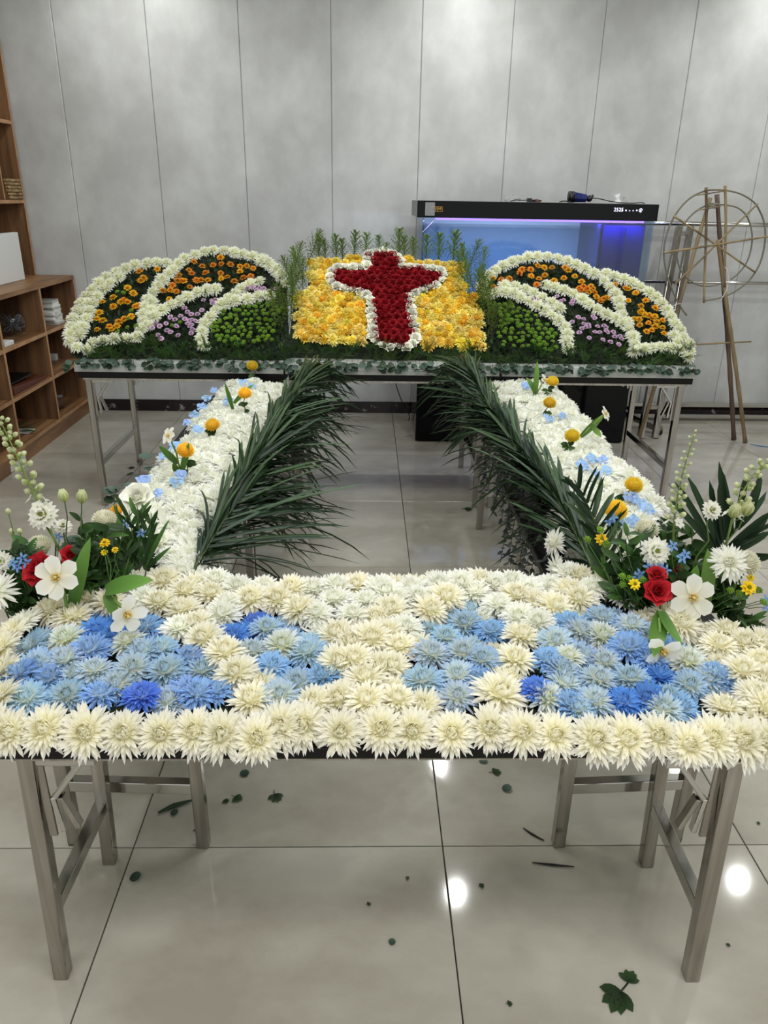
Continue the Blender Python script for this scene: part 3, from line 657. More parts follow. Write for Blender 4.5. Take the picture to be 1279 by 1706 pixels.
for p in hexfill(ypoly, .046, onw, .2):
    px, py = pix(p)
    if inpoly((px, py), wpx): continue
    side = 'left' if px < 645 else 'right'; h = 'above' if py < 465 else 'below'
    lab = f'yellow chrysanthemum in the field {h} the cross arm, {side} side'
    flower('yellow_chrysanthemum', lab, 'flower', lab.replace('chrysanthemum', 'chrysanthemums'), R.choice(YEL), None, p+WN*.004, NC+V((jit(.3), jit(.3), 0)), R.uniform(.95, 1.15))

# goldenrod spikes
def spike(h, bushy=1.0, seed=0, c=((64, 92, 42), (128, 158, 70))):
    rr = random.Random(seed); st = MB(); st.tube([(0, 0, 0), (h*.02, 0, h*.5), (0, 0, h)], [.002, .0016, .0008], 4, col=s2l(c[0])); fo = MB()
    n = int(34*h/.16)
    for i in range(n):
        t = .12+.86*i/n; az = i*2.4; L = h*.40*(1-t)**.6*bushy+.012
        M1 = Matrix.Translation((h*.02*math.sin(PI*t), 0, h*t)) @ Matrix.Rotation(az, 4, 'Z') @ Matrix.Rotation(-rr.uniform(.6, 1.05), 4, 'Y')
        for k in range(5):
            q = (k+.6)/5*L
            for s in (-1, 1):
                fo.petal(M1 @ Matrix.Translation((q, 0, 0)) @ Matrix.Rotation(s*rr.uniform(.4, .9), 4, 'Z'), .011, .0038, curl=.5, cup=.2, cols=(s2l(c[0]), s2l(c[1])), seg=2)
    return st.mesh('stem', M['leaf']), fo.mesh('foliage', M['leaf'])
SPK = [spike(.16, 1, s) for s in (1, 2, 3)]; SPB = [spike(.24, 1.3, s, ((60, 86, 34), (124, 150, 58))) for s in (4, 5)]
n = 0
for px, t, b in [(235, 60, 195), (275, 80, 190), (335, 60, 190), (375, 75, 185), (433, 40, 178), (500, 45, 172), (580, 55, 165), (610, 90, 170), (685, 25, 175), (720, 60, 178), (765, 70, 185), (835, 60, 195), (905, 55, 205), (990, 45, 210), (1050, 100, 215)]:
    n += 1; (qx, qt), (_, qb) = C6([(px, t), (px, b)])
    p = onw(qx, qb, -.01); top = aty(qx, qt, p.y); s, f = R.choice(SPK); k = (top.z-p.z)/.16
    o = thing('goldenrod_spike', f'feathery green goldenrod spike behind the cross panel, {ORD[n]} from the left', 'foliage', p-V((0, 0, .01)), 'goldenrod spikes behind the cross panel')
    o.rotation_euler = (jit(.06), jit(.1), jit(3)); o.scale = (k*1.6, k*1.6, k*1.2); place('stem', s, o); place('foliage', f, o)
for side, pts in (('left', C6([(85, 320), (120, 350), (150, 330), (175, 300), (60, 480), (85, 440), (70, 530), (40, 560), (95, 250), (160, 200), (40, 440)])), ('right', C6([(1070, 300), (1110, 330), (1090, 380), (1130, 290), (1170, 470), (1200, 520), (1190, 590), (1160, 420), (1215, 460), (1060, 230), (1240, 560)]))):
    for qx, qy in pts:
        p = onw(qx, qy+12, 0); s, f = R.choice(SPB)
        lab = f'bushy yellow green goldenrod sprig at the {side} edge of the cross panel'
        o = thing('goldenrod_sprig', lab, 'foliage', p, lab.replace('sprig', 'sprigs')); o.rotation_euler = (.25+jit(.15), jit(.25), jit(3)); k = R.uniform(.75, 1.0); o.scale = (k, k, k); place('stem', s, o); place('foliage', f, o)
# fern skirt and eucalyptus row along the front of the back tables
def fernm(seed, L=.10, c=((36, 66, 28), (76, 120, 46))):
    rr = random.Random(seed); st = MB(); fo = MB(); st.tube([(0, 0, 0), (L*.5, 0, L*.25), (L, 0, L*.2)], .0014, 4, col=s2l(c[0]))
    for b in range(5):
        M0 = Matrix.Rotation((b-2)*.55+rr.uniform(-.2, .2), 4, 'Z') @ Matrix.Rotation(-rr.uniform(.1, .9), 4, 'Y')
        for i in range(11):
            t = (i+1)/11
            for s in (-1, 1): fo.petal(M0 @ Matrix.Translation((L*t, 0, 0)) @ Matrix.Rotation(s*.8, 4, 'Z') @ Matrix.Rotation(rr.uniform(-.4, .4), 4, 'X'), .022*(1.15-t), .0045, curl=.4, cup=.2, cols=(s2l(c[0]), s2l(c[1])), seg=2)
    return st.mesh('stem', M['leaf']), fo.mesh('foliage', M['leaf'])
FRN = [fernm(s) for s in (1, 2)] + [fernm(3, .11, ((22, 40, 20), (44, 72, 32))), fernm(4, .10, ((44, 66, 26), (92, 122, 46)))]
def sect(x): return 'left wing' if x < -.39 else 'cross panel' if x < .65 else 'right wing'
for i in range(170):
    x = -1.36 + 3.00*i/169 + jit(.01); y = R.choice((3.745, 3.77, 3.80, 3.83)); s, f = R.choice(FRN)
    lab = f'feathery fern sprig along the foot of the {sect(x)}'
    o = thing('fern_sprig', lab, 'foliage', (x, y, BT+.052+max(0, y-3.765)*.75+R.uniform(0, .015)), lab.replace('sprig', 'sprigs'))
    o.rotation_euler = (jit(.3), -R.uniform(-.35, .6), -PI/2+jit(.9)); k = R.uniform(.6, .95); o.scale = (k, k, k); place('stem', s, o); place('foliage', f, o)
def roundleaf(r, c):
    mb = MB(); mb.petal(Matrix.Identity(4), r*2, r*2, curl=.35, cup=.12, cols=(s2l(c[0]), s2l(c[1])), seg=6, prof=lambda t: math.sqrt(max(0.02, 1-(2*t-1)**2))); return mb.mesh('leaf', M['leaf'])
EUL = [roundleaf(.017, ((58, 78, 66), (90, 110, 96))), roundleaf(.019, ((48, 68, 56), (76, 98, 84))), roundleaf(.015, ((44, 60, 46), (70, 88, 66)))]
EST = MB(); EST.tube([(0, 0, .02), (0, -.02, .01), (0, -.03, -.02)], .0012, 4, col=s2l((70, 70, 48))); EST = EST.mesh('stem', M['leaf'])
for i in range(104):
    x = -1.46 + 3.12*i/103 + jit(.014); lab = f'round leaved eucalyptus sprig hanging over the pale board below the {sect(x)}'
    o = thing('eucalyptus_sprig', lab, 'foliage', (x, 3.742, BT+.056+jit(.010)), lab.replace('sprig', 'sprigs')); place('stem', EST, o)
    for k in range(R.choice((2, 3, 3, 4))):
        place('leaf', R.choice(EUL), o, (jit(.022), -.024+jit(.008), jit(.018)), Quaternion((0, 0, 1), -PI/2+jit(.9)) @ Quaternion((0, 1, 0), R.uniform(.5, 1.4)), R.uniform(.8, 1.15))

# ---------------------------------------------------------------- palm fronds
def strip(L, W, c, droop=-.5):
    mb = MB(); mb.petal(Matrix.Identity(4), L, W, curl=droop, cup=.5, cols=(s2l(c[0]), s2l(c[1])), seg=6, prof=lambda t: .45+.55*math.sin(PI*min(1, .25+t*.62)) if t < .93 else .4); return mb.mesh('leaflet', M['palm'])
PG = [((30, 52, 32), (46, 74, 46)), ((26, 44, 28), (38, 62, 38)), ((38, 60, 32), (58, 86, 48))]
LF = [strip(.40, .0105, PG[k], d) for k, d in ((0, -.35), (1, -.6), (2, -.2), (0, -.9), (1, -.3))]
def basis(d, up=V((0, 0, 1)), roll=0):
    d = d.normalized(); y = up.cross(d); y = y.normalized() if y.length > 1e-4 else d.orthogonal(); z = d.cross(y)
    return (Matrix((d, y, z)).transposed() @ Matrix.Rotation(roll, 3, 'X')).to_quaternion()
def frond(name, label, base, tip, bow, n, length, aL, aR, dz=(-.1, .25), meshes=LF, up=V((0, 0, 1)), grp=None, rr_=.005, dzL=None):
    base, tip = V(base), V(tip); o = thing(name, label, 'palm frond', base, grp)
    ax = tip-base; pts = [base + ax*t + V(bow)*math.sin(PI*t) for t in [i/10 for i in range(11)]]
    mb = MB(); mb.tube([p-base for p in pts], [rr_*(1.1-.8*i/10) for i in range(11)], 6, col=s2l((66, 84, 42))); place('rachis', mb.mesh('rachis', M['palm']), o)
    side = ax.normalized().cross(up).normalized()
    for i in range(n):
        t = .04+.95*i/n; p = base + ax*t + V(bow)*math.sin(PI*t); tan = (ax + V(bow)*PI*math.cos(PI*t)).normalized()
        for s, (a0, a1) in ((-1, aL), (1, aR)):
            a = math.radians(a0+(a1-a0)*R.random())*(1.1-.4*t); zz = R.uniform(*(dz if s > 0 or dzL is None else dzL))
            d = tan*math.cos(a) + side*s*math.sin(a) + up*zz
            k = length/.40*(math.sin(PI*(.18+.72*t)))**.6*R.uniform(.8, 1.1)
            place('leaflet', R.choice(meshes), o, p-base, basis(d, up, jit(.7)), (k, R.uniform(.85, 1.15), 1))
    return o
for nm, lab, b, t, nn, ln, aR_ in (
    ('palm_frond', 'dark green palm frond at the near end of the left arm, fanning over the gap', (-.42, 1.66, .705), (-.33, 2.15, .75), 90, .46, (12, 60)),
    ('palm_frond', 'dark green palm frond along the lower middle of the left arm inner edge', (-.395, 2.02, .72), (-.30, 2.65, .78), 105, .47, (3, 26)),
    ('palm_frond', 'dark green palm frond along the upper middle of the left arm inner edge', (-.37, 2.42, .73), (-.27, 3.05, .79), 105, .46, (4, 46)),
    ('palm_frond', 'dark green palm frond beside the far end of the left arm, below the cross panel', (-.355, 2.88, .74), (-.22, 3.52, .83), 95, .42, (4, 38))):
    frond(nm, lab, b, t, (0, 0, .02), nn, ln, (2, 14), aR_, (-.42, .10), dzL=(-.05, .18))
for nm, lab, b, t, nn, ln, aL_ in (
    ('palm_frond', 'dark green palm frond at the near end of the right arm inner edge', (.575, 1.64, .70), (.515, 2.35, .79), 76, .38, (3, 20)),
    ('palm_frond', 'dark green palm frond along the middle of the right arm inner edge', (.53, 2.16, .73), (.475, 2.95, .80), 95, .38, (4, 34)),
    ('palm_frond', 'dark green palm frond from the far end of the right arm to the yellow field', (.50, 2.72, .74), (.44, 3.50, .86), 95, .38, (6, 46))):
    frond(nm, lab, b, t, (0, 0, .03), nn, ln, aL_, (2, 13), (-.04, .30), dzL=(-.30, .12))
frond('palm_frond', 'short upright palm frond standing at the near end of the right arm', (.60, 1.64, .70), tuple(aty(957, 800, 1.72)), (.015, 0, 0), 13, .10, (20, 32), (38, 55), (-.1, .1), meshes=[strip(.40, .014, PG[2], -.2), strip(.40, .012, PG[1], .1)], up=V((0, -1, .1)))
# broad fan shaped frond at the right end
o = thing('palm_leaf', 'large fan of broad palm leaflets behind the right bouquet', 'palm frond', aty(1195, 925, 1.68))
b0 = aty(1195, 925, 1.68); rb = [aty(1180, 960, 1.62), b0, aty(1225, 880, 1.70), aty(1262, 832, 1.72)]
mb = MB(); mb.tube([p-b0 for p in rb], .003, 5, col=s2l((64, 80, 40))); place('rachis', mb.mesh('rachis', M['palm']), o)
BL = [strip(.40, .020, PG[1], .12), strip(.40, .018, PG[0], -.12)]
for (ax_, ay_), (bx_, by_) in [((1190, 915), (1134, 810)), ((1192, 918), (1126, 835)), ((1196, 912), (1156, 797)), ((1200, 908), (1168, 795)), ((1206, 900), (1190, 788)), ((1212, 895), (1201, 779)), ((1217, 890), (1214, 779)),
                               ((1228, 878), (1233, 777)), ((1238, 866), (1250, 778)), ((1248, 850), (1276, 800)), ((1215, 910), (1282, 842)), ((1212, 914), (1284, 856)), ((1210, 917), (1286, 870)), ((1208, 920), (1286, 884)), ((1206, 924), (1286, 898)), ((1206, 928), (1286, 914)), ((1208, 934), (1284, 930)), ((1226, 880), (1284, 828))]:
    p, q_ = aty(ax_, ay_, 1.69), aty(bx_, by_, 1.66+jit(.03)); k = (q_-p).length/.40
    place('leaflet', R.choice(BL), o, p-b0, basis(q_-p, V((0, -1, .3)), jit(.5)), (k, .95, 1))
# eucalyptus hanging inside the right arm
EL = [roundleaf(.010, ((52, 62, 56), (84, 92, 84))), roundleaf(.011, ((42, 50, 46), (66, 74, 68)))]
for i in range(26):
    y = 1.70+1.35*(i/26)**1.2; x = .535+jit(.03)-.01*(i % 3); L = R.uniform(.14, .30)
    lab = 'hanging eucalyptus branch with small dark leaves inside the right flower arm'
    o = thing('eucalyptus_branch', lab, 'foliage', (x, y, .68), 'hanging eucalyptus branches inside the right arm')
    st = MB(); dx = jit(.04)-.035; pts = [V((dx*t, jit(.004), -L*t**1.3)) for t in [j/6 for j in range(7)]]; st.tube(pts, .0013, 4, col=s2l((84, 66, 60))); place('stem', st.mesh('stem', M['leaf']), o)
    for k in range(int(L*100)):
        t = (k+.5)/int(L*100); place('leaf', R.choice(EL), o, (dx*t, 0, -L*t**1.3), Quaternion((0, 0, 1), k*1.9+jit(.5)) @ Quaternion((0, 1, 0), R.uniform(.1, 1.3)), (R.uniform(.9, 1.4), .75, 1))
# dark stems behind it
for x, y, s in ((-.80, 1.9, 'outer side of the left arm'), (-.79, 2.25, 'outer side of the left arm'), (-.78, 2.5, 'outer side of the left arm')):
    o = thing('eucalyptus_sprig', f'dark eucalyptus sprig on the {s}', 'foliage', (x, y, .665), 'eucalyptus sprigs outside the left arm'); place('stem', EST, o)
    for k in range(9): place('leaf', R.choice(EUL), o, (jit(.035), jit(.035), jit(.03)), Quaternion((0, 0, 1), R.uniform(0, 6)) @ Quaternion((0, 1, 0), R.uniform(-.2, 1.2)), R.uniform(.8, 1.2))

# ---------------------------------------------------------------- bouquet flowers
def tulip_mesh(seed, openness=.35, n=6):
    rr = random.Random(seed); mb = MB()
    for k in range(n):
        az = 2*PI*k/n + rr.uniform(-.12, .12); el = openness + (k % 2)*.15 + rr.uniform(-.1, .1)
        mb.petal(Matrix.Rotation(az, 4, 'Z') @ Matrix.Translation((.003, 0, .004+(k % 2)*.002)) @ Matrix.Rotation(-el, 4, 'Y'), .048, .033, curl=-.45, cup=.22, cols=(s2l((244, 240, 214)), s2l((253, 252, 248))), seg=6, prof=lambda t: (.35+.65*math.sin(PI*min(.5, t*.75)/1.0)) if t < .62 else math.sqrt(max(.05, 1-((t-.62)/.42)**2)))
    return mb.mesh('petals', M['petal'])
TUL = [tulip_mesh(1), tulip_mesh(2, .25), tulip_mesh(3, .5, 5)]
def stamens_mesh():
    mb = MB()
    for k in range(7):
        a = k*.9; mb.tube([(math.cos(a)*.003, math.sin(a)*.003, .002), (math.cos(a)*.008, math.sin(a)*.008, .020)], [.0016, .0022], 5, col=s2l((236, 206, 120)))
    mb.ball((0, 0, .016), .004, 6, 4, (1, 1, 2.4), col=s2l((238, 222, 150))); return mb.mesh('stamens', M['petal'])
STM = stamens_mesh()
def pompom_mesh(c0, c1, seed, r=.030, mt='petalvar', flat=.8, n=170):
    rr = random.Random(seed); mb = MB(); mb.ball((0, 0, 0), r*.7, 10, 7, (1, 1, flat), col=c0)
    for i in range(n):
        z = 1-1.55*(i+.5)/n; a = i*2.39996; q = math.sqrt(max(0, 1-z*z)); d = V((q*math.cos(a), q*math.sin(a), z*flat)); t = basis(d, V((0, 0, 1)) if abs(z) < .98 else V((1, 0, 0)), PI/2 if False else 0)
        mb.petal(Matrix.Translation(d*r*.62) @ t.to_matrix().to_4x4(), r*.42*rr.uniform(.9, 1.1), r*.26, curl=.7, cup=.6, cols=(c0, c1), seg=2)
    return mb.mesh('florets', M[mt])
PY = [pompom_mesh(s2l((255, 214, 60)), s2l((255, 234, 100)), s) for s in (1, 2)]
PWm = pompom_mesh(s2l((226, 224, 198)), s2l((248, 246, 232)), 3, mt='petal')
def bud_mesh(c0, c1, r=.014, h=1.5):
    mb = MB()
    for L in range(3):
        for k in range(4):
            mb.petal(Matrix.Rotation(k*PI/2+L*.6, 4, 'Z') @ Matrix.Translation((.001+.0012*L, 0, 0)) @ Matrix.Rotation(-1.1+.08*L, 4, 'Y'), r*h*1.55, r*1.5, curl=.85, cup=.5, cols=(c0, c1), seg=5, prof=lambda t: math.sin(PI*min(.93, .12+t*.84))**.7)
    return mb.mesh('petals', M['petal'])
BUD = bud_mesh(s2l((196, 210, 140)), s2l((244, 244, 214)), .013, 1.25)
LIS = bud_mesh(s2l((196, 206, 130)), s2l((236, 238, 200)), .016, 1.35)
SCAB = daisy('petals', s2l((240, 238, 214)), s2l((251, 250, 244)), .030, 18, 3, 'petal', .013, .1, 7)
SCC = disc_mesh('flower_centre', s2l((120, 140, 50)), .015, .007, s2l((186, 196, 96)), 'leaf')
YD = daisy('petals', s2l((236, 188, 10)), s2l((250, 214, 30)), .016, 9, 2, 'petalvar', .008, .1, 8)
YDC = disc_mesh('flower_centre', s2l((150, 150, 20)), .006, .003)
SNOW = daisy('petals', s2l((244, 242, 226)), s2l((250, 250, 246)), .013, 6, 1, 'petal', .009, .4, 9)
REDC = rose_mesh(s2l((140, 12, 24)), s2l((206, 30, 44)), .030, 12)
SPIDER = chrys('petals', s2l((246, 246, 224)), s2l((254, 254, 250)), M['petal'], .046, 8, 60, pet_w=.009, spiky=1.35)
LISR = rose_mesh(s2l((240, 240, 214)), s2l((252, 252, 244)), .027, 14)
TWE = daisy('petals', s2l((120, 160, 220)), s2l((140, 180, 232)), .015, 5, 1, 'blue', .007, .15, 11)
def blade(L, W, c, curl, cup=.35): mb = MB(); mb.petal(Matrix.Identity(4), L, W, curl=curl, cup=cup, cols=(s2l(c[0]), s2l(c[1])), seg=8, prof=lambda t: math.sin(PI*min(1, .16+t*.84))**.75); return mb.mesh('leaf', M['leaf'])
GL = [((70, 106, 40), (106, 150, 62)), ((48, 80, 36), (76, 116, 50)), ((34, 58, 30), (56, 86, 40))]
TLEAF = [blade(.10, .034, GL[0], -.5), blade(.10, .030, GL[0], .5)]
NARROW = [blade(.10, .013, GL[1], -.4), blade(.10, .011, GL[2], .3)]
OVAL = [blade(.035, .017, GL[2], -.3), blade(.035, .015, GL[1], .2), blade(.035, .019, GL[2], .4)]
TOCAM = V((0, -.80, .60))
def stalked(name, label, cat, px, py, y, base, me, centre=None, cname='flower_centre', n=None, sc=1.0, partname=None, r=.002, col=(82, 112, 56), group=None, bend=.012):
    """a cut flower: root empty at the foot of its stem, head at the measured point"""
    h = aty(px, py, y); base = V(base); o = thing(name, label, cat, base, group)
    mb = MB(); mid = base.lerp(h, .55) + V((jit(bend), jit(bend), 0)); mb.tube([V((0, 0, 0)), (base.lerp(h, .3)-base), mid-base, base.lerp(h, .8)-base, h-base], r, 6, col=s2l(col)); place('stem', mb.mesh('stem', M['leaf']), o)
    hd = place(partname or 'petals', me, o, h-base, facing(n or TOCAM+V((jit(.2), 0, jit(.2)))), sc)
    if centre: place(cname, centre, hd)
    return o, h
def addleaf(o, a, b, meshes, wid=1.0, up=V((0, -1, .6)), roll=0, nm='leaf'):
    a, b = V(a), V(b); k = (b-a).length/(.035 if meshes is OVAL else .10); return place(nm, R.choice(meshes), o, a-V(o.location), basis(b-a, up, roll), (k, wid, 1))
A = lambda px, py, y: aty(px, py, y)
LB, RB = V((-.63, 1.60, .66)), V((.80, 1.56, .66))
# left bouquet
o, h = stalked('white_tulip', 'white open tulip facing forward in the left bouquet', 'flower', 96, 962, 1.45, A(118, 1030, 1.46), TUL[0], STM, 'stamens', V((.1, -.85, .45)), 1.0, r=.0042, col=(110, 146, 70))
addleaf(o, A(122, 1015, 1.47), A(142, 895, 1.49), TLEAF, 1.0)
o, h = stalked('white_tulip', 'white tulip nodding over the left blue patch under a broad leaf', 'flower', 208, 1020, 1.36, A(186, 985, 1.42), TUL[2], STM, 'stamens', V((.45, -.60, -.05)), .9, r=.004, col=(120, 150, 70))
addleaf(o, A(176, 985, 1.42), A(243, 957, 1.40), TLEAF, 1.25, V((0, -.4, 1)), .2); addleaf(o, A(178, 990, 1.42), A(192, 1030, 1.38), TLEAF, .7)
stalked('red_carnation', 'red carnation behind the white tulip of the left bouquet', 'flower', 68, 950, 1.50, A(80, 1010, 1.52), REDC, None, n=V((-.3, -.6, .6)), sc=1.05)
stalked('red_carnation', 'small red carnation right of the white tulip in the left bouquet', 'flower', 116, 926, 1.52, A(110, 1000, 1.54), REDC, None, n=V((.4, -.5, .6)), sc=.62)
stalked('white_scabiosa', 'white scabiosa with green centre at the foot of the tall spike, left bouquet', 'flower', 73, 858, 1.55, A(100, 960, 1.56), SCAB, SCC, n=V((-.05, -.85, .5)), sc=1.15)
stalked('white_scabiosa', 'white scabiosa behind the lisianthus buds, left bouquet', 'flower', 105, 878, 1.62, A(115, 960, 1.58), SCAB, SCC, n=V((.3, -.5, .9)), sc=.7)
stalked('white_scabiosa', 'white scabiosa cut by the left picture edge', 'flower', 2, 935, 1.50, A(20, 1010, 1.54), SCAB, SCC, n=V((.2, -.85, .4)), sc=.8)
stalked('white_pompom_mum', 'round white pompon chrysanthemum on the right of the left bouquet', 'flower', 174, 868, 1.60, A(182, 950, 1.58), PWm, None, n=V((0, -.3, 1)), sc=1.0, partname='florets')
stalked('white_pompom_mum', 'round white pompon chrysanthemum low on the left of the left bouquet', 'flower', 66, 912, 1.56, A(80, 975, 1.56), PWm, None, n=V((-.3, -.4, 1)), sc=1.05, partname='florets')
stalked('spider_mum', 'white chrysanthemum at the left picture edge beside the bouquet', 'flower', -6, 985, 1.46, A(15, 1030, 1.50), SPIDER, None, n=V((.1, -.8, .4)), sc=.8)
stalked('lisianthus_bud', 'pale green lisianthus bud, left one of the pair in the left bouquet', 'flower bud', 108, 836, 1.58, A(128, 960, 1.58), LIS, None, n=V((-.1, 0, 1)), sc=.95, r=.0015, col=(70, 84, 60))
stalked('lisianthus_bud', 'pale green lisianthus bud, right one of the pair in the left bouquet', 'flower bud', 136, 838, 1.58, A(135, 960, 1.58), LIS, None, n=V((.15, 0, 1)), sc=1.0, r=.0015, col=(70, 84, 60))
for i, (px, py) in enumerate([(15, 857), (34, 890), (21, 890)]):
    stalked('small_bud', f'small cream bud at the left edge of the left bouquet, {("highest", "right lower", "left lower")[i]}', 'flower bud', px, py, 1.58, A(40+i*4, 960, 1.57), BUD, None, n=V((-.1, 0, 1)), sc=.6, r=.0012)
stalked('yellow_tulip', 'yellow tulip head behind the white pompon of the left bouquet', 'flower', 194, 852, 1.70, A(205, 930, 1.62), pompom_mesh(s2l((252, 186, 24)), s2l((255, 218, 60)), 9, n=60), None, n=V((-.3, -.4, .8)), sc=.62)
stalked('white_lisianthus', 'white rose like lisianthus at the near end of the left arm', 'flower', 230, 832, 1.78, A(232, 930, 1.66), LISR, None, n=V((0, -.55, .8)), sc=1.25)
for i, (px, py) in enumerate([(175, 906), (192, 917), (174, 921)]):
    stalked('yellow_daisy', f'small yellow daisy low in the left bouquet, {("highest", "right one", "left lower one")[i]}', 'flower', px, py, 1.52, A(188, 990, 1.50), YD, YDC, n=V((0, -.5, .9)), sc=(.75, .5, .5)[i], r=.0012)
for i, (px, py, w_) in enumerate([(22, 938, 'left'), (38, 930, 'left'), (45, 938, 'left'), (212, 872, 'left'), (235, 888, 'left'), (30, 945, 'left'), (98, 895, 'left')]):
    stalked('blue_tweedia', 'small pale blue star flower in the left bouquet', 'flower', px, py, 1.50 if px < 60 else 1.62, A(px*.7+30, 985, 1.52), TWE, None, n=TOCAM, sc=.85, r=.001, group='blue star flowers of the left bouquet')
def blossom_spike(name, label, p0, mid, p1, y, n, r0, r1, seed):
    rr = random.Random(seed); base = A(*p0, y); o = thing(name, label, 'flower', base); P_ = [A(*p0, y), A(*mid, y), A(*p1, y)]
    cur = [P_[0]*(1-t)**2 + (P_[1]*2-(P_[0]+P_[2])*.5)*2*t*(1-t) + P_[2]*t*t for t in [i/12 for i in range(13)]]
    mb = MB(); mb.tube([p-base for p in cur], [.0028*(1-.6*i/12) for i in range(13)], 6, col=s2l((128, 150, 76))); place('stem', mb.mesh('stem', M['leaf']), o)
    for i in range(n):
        t = .22+.78*i/(n-1); p = cur[0]*(1-t)**2 + (P_[1]*2-(P_[0]+P_[2])*.5)*2*t*(1-t) + P_[2]*t*t; a = i*2.4+rr.uniform(-.3, .3); rad = r0+(r1-r0)*t
        d = V((math.cos(a), math.sin(a)*.8, .35)); q = p + d.normalized()*(rad*1.7)
        mb = MB(); mb.tube([V((0, 0, 0)), q-p], .0008, 4, col=s2l((120, 146, 80))); bu = place('pedicel', mb.mesh('pedicel', M['leaf']), o, p-base)
        place('bud', BUD if t > .3 else SNOW, bu, q-p-d.normalized()*rad*.3, facing(d+V((0, 0, .5))), rad/.014*1.05 if t > .3 else 1.0)
blossom_spike('delphinium_spike', 'tall leaning spike of cream buds at the left picture edge', (98, 915), (42, 790), (0, 700), 1.55, 40, .0105, .006, 3)
# tall narrow leaved stems right of left bouquet
for i, (a, b) in enumerate([((222, 945), (215, 850)), ((232, 950), (228, 838)), ((240, 945), (252, 855)), ((228, 950), (205, 880))]):
    base = A(*a, 1.62); o = thing('foliage_spray', f'upright narrow leaved stem between left bouquet and left arm, {ORD[i+1]} of four', 'foliage', base); tip = A(*b, 1.62)
    mb = MB(); mb.tube([V((0, 0, 0)), (tip-base)*.5+V((.004, 0, 0)), tip-base], [.0022, .0018, .001], 5, col=s2l((84, 108, 60))); place('stem', mb.mesh('stem', M['leaf']), o)
    for k in range(7):
        p = base.lerp(tip, .1+.12*k); s = 1 if k % 2 else -1; addleaf(o, p, p+V((s*R.uniform(.015, .05), jit(.02), R.uniform(.04, .075))), NARROW, 1.0, V((0, -1, .3)), jit(.5))
o = thing('foliage_spray', 'long narrow leaves reaching right over the near white arm', 'foliage', A(240, 950, 1.60))
for a, b in (((242, 945), (276, 866)), ((244, 948), (278, 912)), ((240, 940), (258, 880)), ((244, 950), (268, 925))): addleaf(o, A(*a, 1.60), A(*b, 1.60), NARROW, .9)
mb = MB(); mb.tube([(0, 0, -.02), A(250, 900, 1.60)-A(240, 950, 1.60)], .0018, 5, col=s2l((84, 108, 60))); place('stem', mb.mesh('stem', M['leaf']), o)
# dark leafy bodies of both bouquets
def bush(label, group, boxes, y0, cnt, side):
    for i in range(cnt):
        x0_, y0_, x1_, y1_ = R.choice(boxes); px, py = R.uniform(x0_, x1_), R.uniform(y0_, y1_); y = y0+jit(.05); tip = A(px, py, y)
        foot = A(min(max(px, 20 if side < 0 else 1000), 250 if side < 0 else 1262)*.6 + (130 if side < 0 else 1130)*.4, 1035, y0); foot.z = max(.665, min(foot.z, .72)); base = foot
        o = thing('leafy_sprig', label, 'foliage', base, group); d = tip-base
        mb = MB(); mb.tube([V((0, 0, 0)), d*.5+V((jit(.01), jit(.01), 0)), d], .0014, 4, col=s2l((70, 92, 50))); place('stem', mb.mesh('stem', M['leaf']), o)
        for k in range(9):
            p = base + d*(.3+.08*k); q_ = p + V((jit(.045), jit(.04), R.uniform(-.01, .04))); addleaf(o, p, q_, R.choice((OVAL, OVAL, NARROW)), R.uniform(.8, 1.5), V((0, -1, .6)), jit(1))
bush('dark leafy sprig filling the left bouquet', 'dark leafy sprigs of the left bouquet', [(0, 950, 60, 1035), (20, 900, 130, 1000), (130, 880, 215, 990), (140, 890, 215, 960), (0, 900, 60, 1000), (90, 850, 215, 940)], 1.56, 46, -1)
bush('dark leafy sprig filling the right bouquet', 'dark leafy sprigs of the right bouquet', [(1005, 880, 1070, 1000), (1010, 880, 1075, 940), (1060, 920, 1180, 1030), (1180, 960, 1262, 1045), (1195, 1000, 1265, 1055), (1015, 940, 1090, 1010)], 1.56, 50, 1)
bush('dark leafy sprig behind the scabiosa, before the palm fan', 'dark leafy sprigs before the palm fan', [(1095, 850, 1180, 960), (1060, 880, 1150, 960), (1090, 860, 1140, 930)], 1.66, 20, 1)
bush('dark leafy sprig behind the white pompon of the left bouquet', 'dark leafy sprigs behind the left pompon', [(150, 860, 250, 980), (180, 880, 260, 960)], 1.66, 16, -1)
# right bouquet
o, h = stalked('white_tulip', 'white open tulip facing forward in the right bouquet', 'flower', 1151, 994, 1.45, A(1168, 1050, 1.47), TUL[1], STM, 'stamens', V((-.1, -.9, .35)), 1.05, r=.0042, col=(120, 150, 74))
addleaf(o, A(1172, 1010, 1.48), A(1188, 915, 1.50), TLEAF, 1.0); addleaf(o, A(1150, 985, 1.50), A(1152, 935, 1.52), TLEAF, .9); addleaf(o, A(1160, 1052, 1.45), A(1148, 1015, 1.46), TLEAF, .7)
o, h = stalked('white_tulip', 'white tulip nodding below two green leaves over the right blue patch', 'flower', 1102, 1080, 1.30, A(1098, 1030, 1.36), TUL[2], STM, 'stamens', V((0, -.85, -.1)), .9, r=.0035, col=(120, 156, 70))
addleaf(o, A(1102, 1020, 1.38), A(1080, 1110, 1.27), TLEAF, 1.2, V((-.3, -1, .3))); addleaf(o, A(1100, 1018, 1.38), A(1122, 1090, 1.29), TLEAF, 1.1, V((.3, -1, .3)))
stalked('red_carnation', 'red carnation upright in the middle of the right bouquet, lower bloom', 'flower', 1093, 985, 1.47, A(1098, 1040, 1.48), REDC, None, n=V((0, -.7, .5)), sc=.9)
